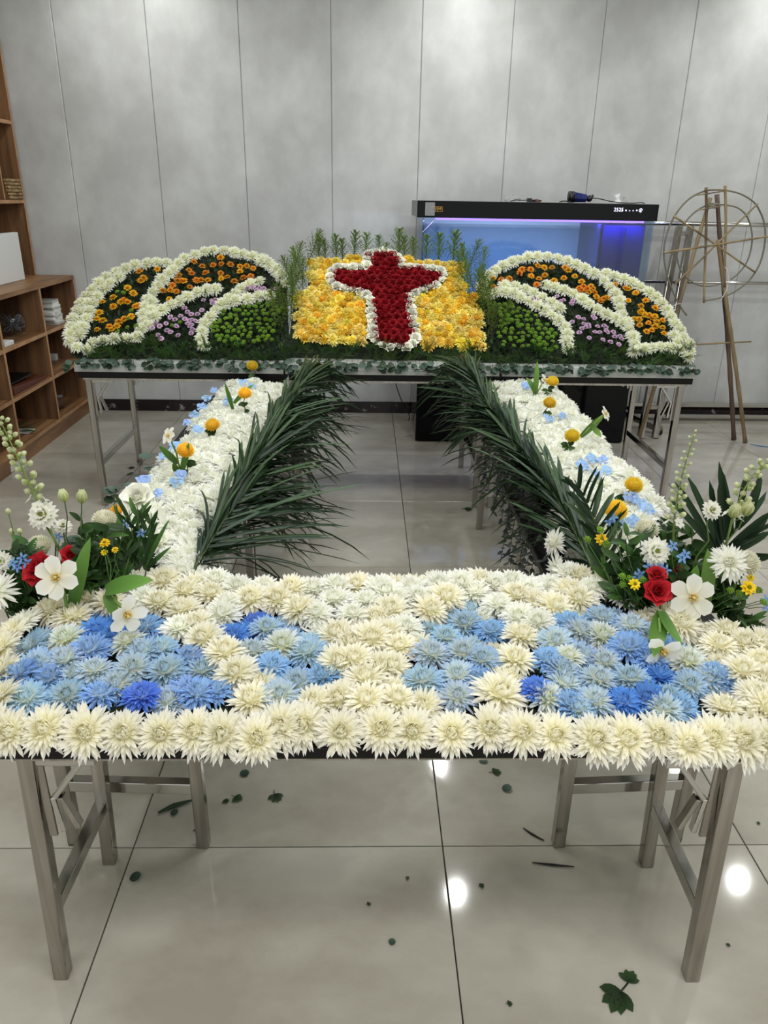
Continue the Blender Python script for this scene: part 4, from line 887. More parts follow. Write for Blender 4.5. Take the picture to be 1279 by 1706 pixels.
stalked('red_carnation', 'red carnation in the middle of the right bouquet, upper bloom', 'flower', 1093, 960, 1.49, A(1100, 1040, 1.50), REDC, None, n=V((-.1, -.3, .9)), sc=.65)
stalked('red_carnation', 'small red carnation peeking out above the tulip of the right bouquet', 'flower', 1128, 954, 1.54, A(1120, 1020, 1.54), REDC, None, n=V((.2, -.6, .6)), sc=.5)
stalked('white_scabiosa', 'white scabiosa with green centre in the middle of the right bouquet', 'flower', 1091, 918, 1.54, A(1098, 1000, 1.54), SCAB, SCC, n=V((-.05, -.88, .42)), sc=1.15)
stalked('white_scabiosa', 'white scabiosa in front of the palm fan', 'flower', 1184, 850, 1.58, A(1150, 960, 1.56), SCAB, SCC, n=V((.1, -.85, .5)), sc=.8, bend=.03)
stalked('white_pompom_mum', 'round white pompon chrysanthemum above the right bouquet scabiosa', 'flower', 1077, 883, 1.62, A(1080, 960, 1.60), PWm, None, n=V((0, -.3, 1)), sc=1.0, partname='florets')
stalked('white_pompom_mum', 'round white pompon chrysanthemum at the right picture edge', 'flower', 1243, 938, 1.52, A(1235, 1010, 1.54), PWm, None, n=V((.2, -.5, .8)), sc=1.05, partname='florets')
stalked('spider_mum', 'white spider chrysanthemum with drooping petals in the right bouquet', 'flower', 1213, 938, 1.50, A(1205, 1010, 1.53), SPIDER, None, n=V((-.2, -.7, .6)), sc=.78)
stalked('white_daisy', 'half hidden white chrysanthemum behind the palm near the right arm inner edge', 'flower', 925, 905, 1.80, A(940, 945, 1.80), SPIDER, None, n=V((-.9, -.4, .3)), sc=.7)
stalked('white_daisy', 'half hidden white chrysanthemum low behind the palm near the right arm inner edge', 'flower', 932, 950, 1.70, A(955, 965, 1.70), SPIDER, None, n=V((-.9, -.4, 0)), sc=.75)
for i, (px, py) in enumerate([(1219, 862), (1240, 858)]):
    stalked('lisianthus_bud', f'pale green lisianthus bud before the palm fan, {("left", "right")[i]} one', 'flower bud', px, py, 1.56, A(1195, 960, 1.55), LIS, None, n=V((.1, -.2, 1)), sc=1.15, r=.0015)
for i, (px, py) in enumerate([(1001, 899), (1056, 974), (1245, 980), (1249, 963)]):
    stalked('yellow_daisy', f'yellow daisy in the right bouquet, {("highest at its left side", "beside the red carnation", "at its right end", "small one at its right end")[i]}', 'flower', px, py, (1.60, 1.48, 1.48, 1.50)[i], A((1030, 1065, 1225, 1225)[i], 1020, 1.52), YD, YDC, n=V((0, -.7, .7)), sc=(.95, .85, 1.1, .6)[i], r=.0012)
for px, py in [(977, 901), (1009, 908), (1035, 962), (1047, 966), (1070, 968), (1215, 985), (1230, 990), (1262, 985), (1036, 975), (1270, 1005), (999, 885)]:
    stalked('button_bud', 'small green and yellow daisy bud in the right bouquet', 'flower bud', px, py, 1.50, A(px*.5+560, 1020, 1.52), GRB, None, n=V((0, -.6, .8)), sc=.7, r=.001, group='green daisy buds of the right bouquet')
for px, py in [(1140, 925), (1135, 930), (1065, 957), (1080, 945), (1098, 945), (1108, 950), (1060, 962), (1119, 910), (1274, 1000), (1277, 1012), (1015, 868), (1020, 862)]:
    stalked('blue_tweedia', 'small pale blue star flower in the right bouquet', 'flower', px, py, 1.52 if py > 900 else 1.68, A(px*.6+450, 1010, 1.53), TWE, None, n=TOCAM, sc=.9, r=.001, group='blue star flowers of the right bouquet')
blossom_spike('delphinium_spike', 'tall upright spike of small white buds above the right bouquet', (1122, 915), (1128, 830), (1157, 722), 1.60, 38, .011, .0035, 5)
blossom_spike('delphinium_spike', 'arching spike of pale buds at the right picture edge', (1205, 925), (1240, 815), (1285, 770), 1.58, 26, .011, .006, 6)
# accents along both arms
pom = [('left', 420, 610, (424, 634), 'far end'), ('left', 408, 656, (408, 690), 'far third'), ('left', 354, 709, (358, 732), 'middle'), ('left', 309, 751, (314, 795), 'near middle'),
       ('right', 920, 636, (905, 660), 'far end'), ('right', 915, 672, (908, 697), 'far third'), ('right', 953, 727, (940, 752), 'middle'), ('right', 1055, 809, (1037, 835), 'near third'), ('right', 1026, 851, (1020, 890), 'near end')]
for side, px, py, bs, where in pom:
    b = atz(*bs, .715); yy = b.y+.01
    o, h = stalked('yellow_pompom_mum', f'yellow pompon chrysanthemum standing at the {where} of the {side} white arm', 'flower', px, py, yy, b, R.choice(PY), None, n=V((jit(.2), -.35, .9)), sc=1.0 if where != 'near end' else 1.12, r=.002, col=(74, 84, 48), partname='florets')
    for k in range(4): p = b.lerp(h, R.uniform(.1, .6)); addleaf(o, p, p+V((R.choice((-1, 1))*R.uniform(.015, .035), -.01, R.uniform(-.01, .015))), OVAL, 1.1)
acc = [('left', 283, 727, (303, 790), 'near the middle of the left arm', [(303, 785, 322, 731), (297, 790, 290, 765), (296, 772, 262, 740)]),
       ('right', 905, 634, (893, 657), 'at the far end of the right arm', [(890, 660, 897, 600), (892, 655, 880, 628)]),
       ('right', 1006, 690, (968, 727), 'on the outer edge of the right arm', [(967, 728, 1010, 687), (985, 708, 996, 728)])]
for side, px, py, bs, where, lv in acc:
    b = atz(*bs, .72); o, h = stalked('white_tulip', f'small white tulip with green leaves {where}', 'flower', px, py, b.y, b, TUL[1], STM, 'stamens', V((-.4 if side == 'left' else .6, -.4, .4)), .62, r=.003, col=(120, 152, 70))
    for a1, a2, b1, b2 in lv: addleaf(o, A(a1, a2, b.y), A(b1, b2, b.y), TLEAF, .75)
b = atz(390, 685, .72); o = thing('green_leaf_pair', 'pair of upright green blades beside the far left yellow pompon', 'foliage', b)
for a1, a2, b1, b2 in ((388, 682, 374, 632), (390, 672, 420, 638)): addleaf(o, A(a1, a2, b.y), A(b1, b2, b.y), TLEAF, .6)

# ---------------------------------------------------------------- aquarium on its black cabinet
TX0, TX1, TY0, TY1 = .345, 1.785, 4.97, 5.50
cb = thing('aquarium_cabinet', 'black gloss cabinet under the aquarium', 'cabinet', (1.06, 5.2, 0)); co = V((1.06, 5.2, 0))
q = MB(); q.box(TX0, TX1, TY0+.02, TY1, .0, .80); bevel(q.build('body', M['blackgloss'], cb, loc=-co), .004)
nD = 3; dw = (TX1-TX0-.01)/nD
for i in range(nD):
    q = MB(); q.box(TX0+.005+i*dw+.002, TX0+.005+(i+1)*dw-.002, TY0, TY0+.019, .012, .79); d_ = q.build('door', M['blackgloss'], cb, loc=-co); bevel(d_, .002)
    q = MB(); q.box(TX0+(i+.5)*dw-.05, TX0+(i+.5)*dw+.05, TY0-.008, TY0, .755, .765); q.build('handle', M['black'], d_)
tk = thing('aquarium', 'large glass aquarium with violet light on the black cabinet', 'aquarium', (1.06, 5.2, .80)); to = V((1.06, 5.2, .80))
def tp(nm, mt, *bx, par=None, bv=0):
    q = MB(); q.box(*bx); o = q.build(nm, M[mt], par or tk, loc=-to if par is None else None)
    if bv: bevel(o, bv)
    return o
tp('front_glass', 'glass', TX0, TX1, TY0, TY0+.008, .801, 1.44); tp('side_glass', 'glass', TX0, TX0+.008, TY0+.009, TY1-.009, .801, 1.44); tp('side_glass', 'glass', TX1-.008, TX1, TY0+.009, TY1-.009, .801, 1.44)
tp('back_panel', 'tankback', TX0+.009, TX1-.009, TY1-.008, TY1, .801, 1.44); tp('gravel_tray', 'tankback', TX0+.01, TX1-.01, TY0+.01, TY1-.01, .801, .812)
tp('water', 'water', TX0+.012, 1.455, TY0+.012, TY1-.012, .815, 1.392)
tp('filter_partition', 'tankdark', 1.462, 1.470, TY0+.03, TY1-.01, .815, 1.42); tp('filter_panel', 'tankdark', 1.50, 1.768, TY0+.10, TY0+.106, .815, 1.42); tp('filter_divider', 'tankdark', 1.62, 1.626, TY0+.03, TY0+.1, .815, 1.40)
hd = tp('hood', 'blackgloss', TX0-.035, TX1+.012, TY0-.012, TY1+.01, 1.441, 1.537, bv=.004)
tp('hood_end_cap', 'silverprint', TX0-.040, TX0-.0355, TY0-.006, TY1, 1.443, 1.535)
tp('light_strip', 'led', TX0+.08, TX1-.06, TY0+.014, TY0+.030, 1.428, 1.4395)
q = MB(); q.tube([aty(1020, 362, 5.30)-to, aty(1004, 420, 5.2)-to, aty(985, 480, 5.1)-to], .004, 6); q.build('cable', M['black'], tk)
# maker's plate and the touch display on the hood
def text(s, name, size, loc, mt, parent, rx=PI/2):
    c = bpy.data.curves.new(name, 'FONT'); c.body = s; c.size = size; c.extrude = .0004; o = bpy.data.objects.new(name, c); COL.objects.link(o); o.rotation_euler = (rx, 0, 0)
    bpy.context.view_layer.update(); me = bpy.data.meshes.new_from_object(o.evaluated_get(bpy.context.evaluated_depsgraph_get())); bpy.data.objects.remove(o)
    o = place(name, me, parent, loc); o.rotation_euler = (rx, 0, 0); me.materials.clear(); me.materials.append(M[mt]); return o
yf = TY0-.0130
lp = aty(720, 353, yf)
q = MB(); a_, b_ = aty(715, 344, yf), aty(737, 352, yf)
for bx in ((a_.x, b_.x, a_.z, a_.z-.002), (a_.x, b_.x, b_.z, b_.z-.002), (b_.x-.002, b_.x, b_.z, a_.z), (a_.x, a_.x+.002, b_.z, a_.z)):
    q.box(bx[0], bx[1], yf-.0006, yf, min(bx[2:]), max(bx[2:]))
q.build('plate_frame', M['gold'], tk, loc=-to)
text('ype', 'plate_lettering', .030, V((aty(724, 350, yf).x, yf, b_.z+.008))-to, 'gold', tk)
q = MB(); q.box(aty(708, 350, yf).x, aty(724, 350, yf).x, yf-.001, yf, 1.452, 1.528); q.build('peeling_film', M['clearplastic'], tk, loc=-to)
text('2525', 'clock_display', .030, V((aty(1022, 352, yf).x, yf, aty(1022, 352, yf).z))-to, 'display', tk)
for k, px in enumerate((1036.5, 1042.5, 1048.5, 1054.5, 1060.5)):
    p = aty(px, 350.5, yf); q = MB(); q.box(p.x-.004, p.x+.004, yf-.0008, yf, p.z-.0035, p.z+(.0035 if k not in (2, 3) else -.0005)); q.build('touch_mark', M['display'], tk, loc=-to)
q = MB(); p = aty(1067, 350.5, yf); q.tube([(p.x+.010*math.cos(a), yf-.0006, p.z+.010*math.sin(a)) for a in [i*.6 for i in range(10)]], .0016, 4); q.box(p.x-.004, p.x+.004, yf-.001, yf, p.z-.005, p.z+.003); q.build('touch_mark', M['display'], tk, loc=-to)
# sticker and film inside the upper left corner of the front glass
q = MB(); c0 = aty(712, 374, TY0-.002); q.bar(c0+V((-.03, 0, -.045)), c0+V((.045, 0, .03)), .001, .032, (0, 1, 0)); k = q.build('warning_sticker', M['paper'], tk, loc=-to)
q = MB(); q.bar(c0+V((-.004, -.0015, 0)), c0+V((.006, -.0015, .010)), .001, .014, (0, 1, 0)); q.build('sticker_mark', M['black'], k)
for (a1, a2), (b1, b2) in (((706, 382), (711, 391)), ((713, 377), (719, 375))):
    q = MB(); q.bar(aty(a1, a2, TY0-.002), aty(b1, b2, TY0-.002), .001, .018, (0, 1, 0)); q.build('dark_sticker', M['navy'], tk, loc=-to)
area('aquarium_light', (.93, 5.03, 1.425), 1.05, .05, 5.2, (.80, .86, 1.0), (.55, 0, 0))
area('aquarium_violet_light', (.95, 5.0, 1.42), 1.2, .015, 2.6, (.42, .30, 1.0), (-.35, 0, 0))
area('aquarium_filter_light', (1.62, 5.03, 1.415), .26, .03, 1.3, (.18, .12, 1.0))
# things lying on the hood
HZ = 1.538
o = thing('water_pump', 'black and blue ribbed water pump lying on the aquarium hood', 'pump', (aty(965, 330, 5.1).x, 5.1, HZ))
q = MB(); q.tube([(-.070, 0, .034), (-.038, 0, .034)], .034, 12); q.build('motor', M['black'], o, True)
q = MB()
for k in range(9): q.tube([(-.036+k*.0085, 0, .033-k*.0006), (-.031+k*.0085, 0, .033-k*.0006)], .031-k*.0009, 12)
q.tube([(-.038, 0, .032), (.042, 0, .028)], .023, 10); q.build('ribbed_cage', M['navy'], o, False)
q = MB(); q.ball((.062, 0, .026), .022, 8, 6, (1, 1, .9)); q.tube([(.07, 0, .03), (.085, 0, .045)], .008, 6); q.build('outlet', M['black'], o, True)
def cable(label, pts, r=.003):
    P_ = [V((p[0], p[1], p[2])) for p in pts]; q = MB(); fine = []
    for i in range(len(P_)-1):
        a, b, c, d = P_[max(i-1, 0)], P_[i], P_[i+1], P_[min(i+2, len(P_)-1)]
        for k in range(6):
            t = k/6; fine.append(.5*((2*b)+(c-a)*t+(2*a-5*b+4*c-d)*t*t+(3*b-a-3*c+d)*t**3))
    fine.append(P_[-1]); q.tube(fine, r, 6); return tag(q.build('power_cable', M['black'], None, True), label, 'cable')
X_ = lambda px: aty(px, 333, 5.05).x
cable('black cable running from the pump to the white clips', [(X_(985), 5.1, HZ+.030), (X_(1000), 5.08, HZ+.026), (X_(1016), 5.03, HZ+.012), (X_(1035), 5.0, HZ+.0045), (X_(1050), 4.99, HZ+.004), (X_(1066), 5.03, HZ+.008), (X_(1075), 5.06, HZ+.0035)])
cable('thin black cable lying behind the bright reflection on the hood', [(X_(930), 5.02, HZ+.0035), (X_(938), 5.02, HZ+.010), (X_(950), 5.02, HZ+.0035), (X_(958), 5.12, HZ+.0035)])
cable('black cable beside the crumpled clear bag', [(X_(848), 5.0, HZ+.0035), (X_(856), 5.0, HZ+.010), (X_(868), 5.0, HZ+.010), (X_(878), 5.0, HZ+.012)])
o = tag(MB.build((lambda q: (q.box(-.018, .010, -.012, .012, 0, .022), q.tube([(.010, 0, .01), (.035, 0, .006)], .006, 6), q)[-1])(MB()), 'black_plug', M['black'], None, False, (X_(880), 5.0, HZ+.0005)), 'black mains plug on the hood beside the crumpled bag', 'plug')
def crumple(name, label, x, y, sx, sy, sz, mt, cat, seed):
    rr = random.Random(seed); q = MB(); q.ball((0, 0, 0), 1, 14, 9)
    q.v = [(a*sx*rr.uniform(.75, 1.1), b*sy*rr.uniform(.75, 1.1), max(0, (c+.55)*sz*rr.uniform(.8, 1.1))) for a, b, c in q.v]
    return tag(q.build(name, M[mt], None, False, (x, y, HZ+.0005)), label, cat)
crumple('plastic_bag', 'crumpled clear plastic bag on the left half of the hood', X_(855), 5.08, .055, .035, .026, 'clearplastic', 'bag', 3)
o = thing('suction_clip', 'white suction clip standing on the right half of the hood', 'clip', (X_(1030), 5.06, HZ))
q = MB(); q.tube([(0, 0, .001), (0, 0, .008), (-.004, 0, .030), (-.012, 0, .052)], [.030, .024, .012, .020], 12); q.build('cup', M['white'], o, True)
q = MB(); q.bar((.018, 0, .004), (.034, 0, .040), .004, .016); q.bar((.034, 0, .040), (.056, 0, .004), .004, .016); q.build('clip', M['clearplastic'], o)
crumple('red_tag', 'small faded red tag lying far back on the hood', X_(905), 5.3, .05, .03, .010, 'leather', 'tag', 5)
cable('pale lead hanging down the left side of the aquarium cabinet', [(.31, 5.0, .70), (.30, 5.02, .5), (.20, 5.25, .42), (.25, 5.35, .22), (.325, 5.45, .06), (.325, 5.5, .004)], .0035)

# ---------------------------------------------------------------- steel rack, folded frame, bamboo
rk = thing('display_rack', 'stainless rail rack along the wall behind the bamboo', 'rack', (2.9, 5.62, 0)); ro = V((2.9, 5.62, 0))
for nm, z, r in (('top_rail', 1.413, .015), ('middle_rail', 1.02, .011)):
    q = MB(); q.tube([(1.88, 5.60, z), (3.95, 5.60, z)], r, 10); q.build(nm, M['steel2'], rk, True, -ro)
for z, y in ((.118, 5.60), (.035, 5.58)):
    q = MB(); q.bar((1.88, y, z), (3.95, y, z), .03, .03); bevel(q.build('base_rail', M['steel2'], rk, loc=-ro), .003)
for x in (1.90, 3.93):
    q = MB(); q.bar((x, 5.60, .0), (x, 5.60, 1.40), .03, .03); bevel(q.build('upright', M['steel'], rk, loc=-ro), .003)
ff = thing('folded_frame', 'folded stainless leg frame leaning on the wall rack beside the aquarium', 'table frame', (2.1, 5.4, 0)); fo_ = V((2.1, 5.4, 0))
la, lb = aty(1131, 378, 5.56), aty(1150, 378, 5.56)
fa_, fb_ = aty(1080, 655, 5.20), aty(1103, 655, 5.20); 
def dn(a, b): t = a.z/(a.z-b.z); return a.lerp(b, t) 
ga, gb = dn(la, fa_), dn(lb, fb_)
for a, b in ((la, ga), (lb, gb)):
    q = MB(); q.bar(a, b, .040, .040, (0, 1, 0)); bevel(q.build('leg', M['steel'], ff, loc=-fo_), .003)
for t in (.03, .36, .85): q = MB(); q.bar(la.lerp(ga, t), lb.lerp(gb, t), .03, .03); bevel(q.build('crossbar', M['steel'], ff, loc=-fo_), .003)
tr = thing('rolling_base', 'low steel rolling base with caster between the back table legs', 'trolley', (2.05, 5.3, 0)); tro = V((2.05, 5.3, 0))
q = MB(); q.bar((1.93, 5.53, .085), aty(1100, 716, 5.17), .04, .045); bevel(q.build('base_bar', M['steel'], tr, loc=-tro), .003)
for p in (aty(1100, 716, 5.19), V((1.95, 5.50, .085))):
    q = MB(); q.tube([(p.x, p.y, p.z-.022), (p.x, p.y, .045)], .008, 6); q.box(p.x-.014, p.x+.014, p.y-.02, p.y+.02, .040, .046); f_ = q.build('caster_fork', M['steel'], tr, loc=-tro)
    q = MB(); q.tube([(p.x-.010, p.y, .022), (p.x+.010, p.y, .022)], .0215, 14); q.build('caster_wheel', M['black'], f_)
tri = thing('bamboo_tripod', 'tripod of three bamboo poles standing against the steel rack', 'stand', (2.3, 5.05, 0)); tro = V((2.3, 5.05, 0))
ap = aty(1190, 338, 5.12)
def pole(a, b, r, mt, parent, off, nm='pole', nodes=7):
    q = MB(); a, b = V(a), V(b); P_ = []; rs = []
    for i in range(nodes*3+1):
        t = i/(nodes*3); P_.append(a.lerp(b, t)+V((math.sin(t*5)*.004, 0, 0))); rs.append(r*(1.0-.15*t)*(1.16 if i % 3 == 0 else 1))
    q.tube(P_, rs, 8); return q.build(nm, M[mt], parent, True, -off)
f1, f2, f3 = atz(1222, 733, 0), atz(1241, 738, 0), atz(1063, 733, 0)
pole(f1+V((0, 0, .004)), ap+V((.004, -.012, .05)), .016, 'bamboodark', tri, tro); pole(f2+V((0, 0, .004)), aty(1196, 400, 5.02), .014, 'bamboo', tri, tro); pole(f3+V((0, 0, .004)), ap+V((-.02, .02, .03)), .014, 'bamboo', tri, tro)
q = MB()
for k in range(4): q.tube([(ap.x+.03*math.cos(a)-.005, ap.y+.03*math.sin(a), ap.z-.03+k*.009) for a in [i*PI/5 for i in range(11)]], .0035, 5)
q.build('binding', M['cane'], tri, True, -tro)
pole(aty(1135, 575, 5.04), aty(1252, 569, 5.04), .006, 'bamboo', tri, tro, 'cross_stick', 4)
rg = thing('cane_wheel', 'round cane wreath frame with crossing bamboo sticks hung on the tripod', 'wreath frame', (2.12, 4.9, 1.3)); rgo = V((2.12, 4.9, 1.3))
Z3 = lambda pts: crop(1080, 300, 6.427, pts)
def ringpts(pts, y): return [aty(px, py, y) for px, py in Z3(pts)]
def smooth(P_, n=6):
    out = []
    for i in range(len(P_)-1):
        a, b, c, d = P_[max(i-1, 0)], P_[i], P_[i+1], P_[min(i+2, len(P_)-1)]
        for k in range(n): t = k/n; out.append(.5*((2*b)+(c-a)*t+(2*a-5*b+4*c-d)*t*t+(3*b-a-3*c+d)*t**3))
    return out+[P_[-1]]
outer = [(410, 1450), (320, 1320), (220, 1090), (175, 900), (165, 760), (185, 620), (240, 460), (330, 310), (450, 190), (600, 118), (720, 103), (860, 115), (1000, 155), (1130, 240), (1200, 350), (1240, 470), (1250, 600), (1230, 760), (1180, 920), (1080, 1070), (960, 1170), (830, 1240), (700, 1275), (590, 1292)]
inner = [(880, 1065), (960, 1000), (1040, 900), (1090, 770), (1110, 620), (1090, 480), (1040, 370), (950, 295), (830, 268), (700, 262), (600, 280), (500, 340), (410, 430), (330, 560), (300, 700), (310, 860), (360, 990), (450, 1080), (560, 1130), (690, 1130), (790, 1100)]
for nm, P_, r in (('outer_ring', outer, .0055), ('inner_ring', inner, .005)): q = MB(); q.tube(smooth(ringpts(P_, 4.90)), r, 6); q.build(nm, M['cane'], rg, True, -rgo)
for i, (a, b) in enumerate([((617, 80), (600, 1315)), ((820, 60), (822, 1150)), ((270, 385), (1150, 990)), ((275, 1120), (1175, 255)), ((165, 778), (1279, 605)), ((600, 108), (830, 104)), ((520, 160), (820, 118)), ((520, 322), (780, 280))]):
    P_ = ringpts([a, b], 4.886 - .004*i); pole(P_[0], P_[1], (.0085, .0085, .006, .006, .0065, .004, .004, .004)[i], 'bamboo', rg, rgo, 'stick', 5)
q = MB(); P_ = ringpts([(820, 930), (850, 990), (850, 1100), (830, 1190), (800, 1240), (770, 1290)], 4.86); q.tube(smooth(P_), .0025, 4); P_ = ringpts([(240, 1365), (300, 1330), (350, 1325)], 4.88); q.tube(smooth(P_), .0025, 4); q.build('tie_string', M['white'], rg, True, -rgo)
# ---------------------------------------------------------------- bookcase and what stands in it
bk = thing('bookcase', 'walnut bookcase with open square compartments along the left wall', 'bookcase', (-2.35, 4.6, 0)); bo = V((-2.35, 4.6, 0))
def bp(nm, mt, *bx, bv=.0015): q = MB(); q.box(*bx); o = q.build(nm, M[mt], bk, loc=-bo); bevel(o, bv); return o
BY0, BY1, FX, BX, TFX = 3.18, 5.685, -2.10, -2.655, -2.362
bp('worktop', 'wood', BX, FX, BY0, BY1, .972, 1.0); bp('plinth', 'wood', BX, FX-.004, BY0, BY1, .0, .088); bp('back_panel', 'woodv', BX-.012, BX-.001, BY0, BY1, .0, 2.455)
cols_ = [BY1-.012, 5.065, 4.44, 3.82, 3.20]
for i, y in enumerate(cols_):
    bp('side_panel' if i in (0, 4) else 'divider', 'woodv', BX, FX, y-.012, y+.012, .0881, .9719)
for z in (.101, .395, .690):
    for a, b in zip(cols_, cols_[1:]): bp('shelf', 'wood', BX, FX-.001, b+.0121, a-.0121, z-.012, z+.012)
bp('top_panel', 'wood', BX, TFX, BY0, BY1, 2.43, 2.455)
tcols = [BY1-.012, 4.90, 4.1, 3.20]
for i, y in enumerate(tcols): bp('side_panel' if i in (0, 3) else 'divider', 'woodv', BX, TFX, y-.012, y+.012, 1.0001, 2.4299)
for z in (1.485, 1.968):
    for a, b in zip(tcols, tcols[1:]): bp('shelf', 'wood', BX, TFX-.001, b+.0121, a-.0121, z-.012, z+.012)
bp('divider', 'woodv', BX, TFX, 5.372, 5.386, 1.4971, 1.9559)
for i, y in enumerate(cols_):
    bp('edge_band', 'woodedge', FX+.0001, FX+.0012, y-.011, y+.011, .089, .971, bv=.0002)
for z in (.101, .395, .690): bp('edge_band', 'woodedge', FX+.0001, FX+.0011, cols_[-1]+.012, cols_[0]-.012, z-.011, z+.011, bv=.0002)
for y in (tcols[0], tcols[1]): bp('edge_band', 'woodedge', TFX+.0001, TFX+.0012, y-.011, y+.011, 1.001, 2.429, bv=.0002)
for z in (1.485, 1.968): bp('edge_band', 'woodedge', TFX+.0001, TFX+.0011, tcols[-1]+.012, tcols[0]-.012, z-.011, z+.011, bv=.0002)
bp('edge_band', 'woodedge', TFX+.0001, TFX+.0012, 5.373, 5.385, 1.498, 1.955, bv=.0002)
q = MB(); y1_ = 5.36; q.box(-2.345, -2.305, 4.72, y1_, 1.0005, 1.30); bevel(tag(q.build('white_box', M['white']), 'flat white box standing on the low bookcase top', 'box'), .004)
# basket
bs = thing('seagrass_basket', 'woven seagrass basket on the middle shelf of the bookcase', 'basket', (-2.445, 5.575, 1.497))
rows = 6
for k in range(rows):
    q = MB(); P_ = []
    for i in range(41):
        a = 2*PI*i/40; sx = math.copysign(abs(math.cos(a))**.4, math.cos(a)); sy = math.copysign(abs(math.sin(a))**.4, math.sin(a))
        P_.append((sx*(.085+.003*math.sin(i*2.4+k*PI)), sy*(.080+.004*math.sin(i*2.4+k*PI)), .012+k*.021))
    q.tube(P_, .011, 6, cap=False); q.build('woven_row', M['basket'], bs, True)
q = MB(); q.box(-.08, .08, -.07, .07, .001, .006); q.build('basket_bottom', M['basket'], bs)
hb = thing('handbag', 'brown leather handbag with arched handle on the bookcase shelf', 'bag', (-2.43, 5.445, 1.497))
q = MB(); q.add([(-.05, -.048, 0), (.05, -.048, 0), (.05, .048, 0), (-.05, .048, 0), (-.03, -.044, .13), (.03, -.044, .13), (.03, .044, .13), (-.03, .044, .13)], [(0, 3, 2, 1), (4, 5, 6, 7), (0, 1, 5, 4), (1, 2, 6, 5), (2, 3, 7, 6), (3, 0, 4, 7)]); bevel(q.build('body', M['leather'], hb), .008)
q = MB(); q.tube([(.03, .036*math.cos(a), .125+.14*math.sin(a)) for a in [i*PI/12 for i in range(13)]], .006, 6); q.build('handle', M['leather'], hb, True)
# stack of booklets
for i in range(10):
    q = MB(); w_, d_ = .085+jit(.008), .12+jit(.012); q.box(-w_, w_, -d_/2, d_/2, 0, .016)
    o = q.build('booklet', M['paper'] if i % 3 else M['board'], None, False, (-2.215+jit(.01), 5.39+jit(.012), .7025+i*.0163)); o.rotation_euler = (0, 0, jit(.12)); bevel(o, .001)
    tag(o, f'pale booklet in the stack in the top right compartment, {ORD[i+1]} from the bottom', 'booklet', 'booklets stacked in the bookcase')
o = thing('glass_bowl', 'round wrapped glass bowl of dried twigs in the bookcase', 'bowl', (-2.225, 4.87, .7025))
q = MB(); q.ball((0, 0, .085), .085, 16, 10, (1, 1, 1)); q.build('bowl', M['glass'], o, True)
q = MB()
for k in range(40):
    a, b = jit(3.1), jit(.9); d = V((math.cos(a)*math.cos(b), math.sin(a)*math.cos(b), math.sin(b))); q.tube([(0, 0, .07), V((0, 0, .08))+d*.04+V((0, 0, jit(.02))), V((0, 0, .085))+d*.075], .0018, 4)
o2 = q.build('dried_twigs', M['silverprint'], o, True); o2['kind'] = 'stuff'
q = MB(); q.box(-2.20, -2.115, 4.50, 4.62, .7025, .728); bevel(tag(q.build('small_box', M['white']), 'small white box at the front of the bowl compartment', 'box'), .003)
q = MB(); q.box(-2.33, -2.27, 5.57, 5.62, .4072, .45); bevel(tag(q.build('small_box', M['board']), 'little pale box in the middle right compartment', 'box'), .002)
o = thing('dark_folder', 'dark brown wrapped tray lying in the middle compartment', 'tray', (-2.31, 4.78, .4075))
q = MB(); q.add([(-.17, -.26, 0), (.19, -.26, 0), (.19, .24, 0), (-.17, .24, 0), (-.17, -.26, .055), (.19, -.26, .050), (.19, .24, .012), (-.17, .24, .06)], [(0, 3, 2, 1), (4, 5, 6, 7), (0, 1, 5, 4), (1, 2, 6, 5), (2, 3, 7, 6), (3, 0, 4, 7)]); bevel(q.build('body', M['leather'], o), .003)
q = MB(); q.box(-.14, .16, -.22, .10, .058, .064); q.build('wrapping_sheet', M['black'], o)
o = thing('glass_jar', 'small glass jar in the lowest right compartment', 'jar', (-2.20, 5.34, .1135)); q = MB(); q.tube([(0, 0, 0), (0, 0, .07), (0, 0, .08)], [.035, .035, .028], 14); q.build('jar', M['glass'], o, True); q = MB(); q.tube([(0, 0, .081), (0, 0, .093)], .03, 14); q.build('lid', M['silverprint'], o, True)
o = thing('leaf_bundle', 'bundle of dark green leaves in the lowest middle compartment', 'foliage', (-2.225, 4.74, .118))
for k in range(7): place('leaf', R.choice(NARROW), o, (jit(.02), jit(.02), .006+.008*k), Quaternion((0, 0, 1), jit(3)) @ Quaternion((0, 1, 0), -.15), (1.1, 2.2, 1))
q = MB(); q.box(-.07, .07, -.05, .05, 0, .0044); q.build('paper_wrap', M['paper'], o)
q = MB(); p = atz(4, 770, .03); q.box(p.x-.16, p.x+.10, p.y-.12, p.y+.10, .0005, .05); o = bevel and q.build('white_carton', M['white']); bevel(o, .004); tag(o, 'low white carton on the floor at the foot of the bookcase', 'box')

# ---------------------------------------------------------------- litter on the floor
def fl_leaf(label, px, py, me, rot, sc, cat='leaf', name='fallen_leaf'):
    p = atz(px, py, 0); o = place(name, me, None, (p.x, p.y, .0035), Quaternion((0, 0, 1), rot), sc); return tag(o, label, cat)
def ragged(r, seed, c):
    rr = random.Random(seed); mb = MB()
    for k in range(5): mb.petal(Matrix.Rotation((k-2)*.55+rr.uniform(-.15, .15), 4, 'Z') @ Matrix.Rotation(-.12, 4, 'Y'), r*(1.3-.12*abs(k-2)), r*.62, curl=-.25, cup=.15, cols=(s2l(c[0]), s2l(c[1])), seg=4)
    mb.tube([(0, 0, .001), (-r*.8, r*.1, .001)], .0015, 4, col=s2l(c[0])); return mb.mesh('fallen_leaf', M['leaf'])
RG_ = [ragged(.03, s, ((34, 52, 30), (60, 84, 46))) for s in (1, 2)]
RL = EUL[1]
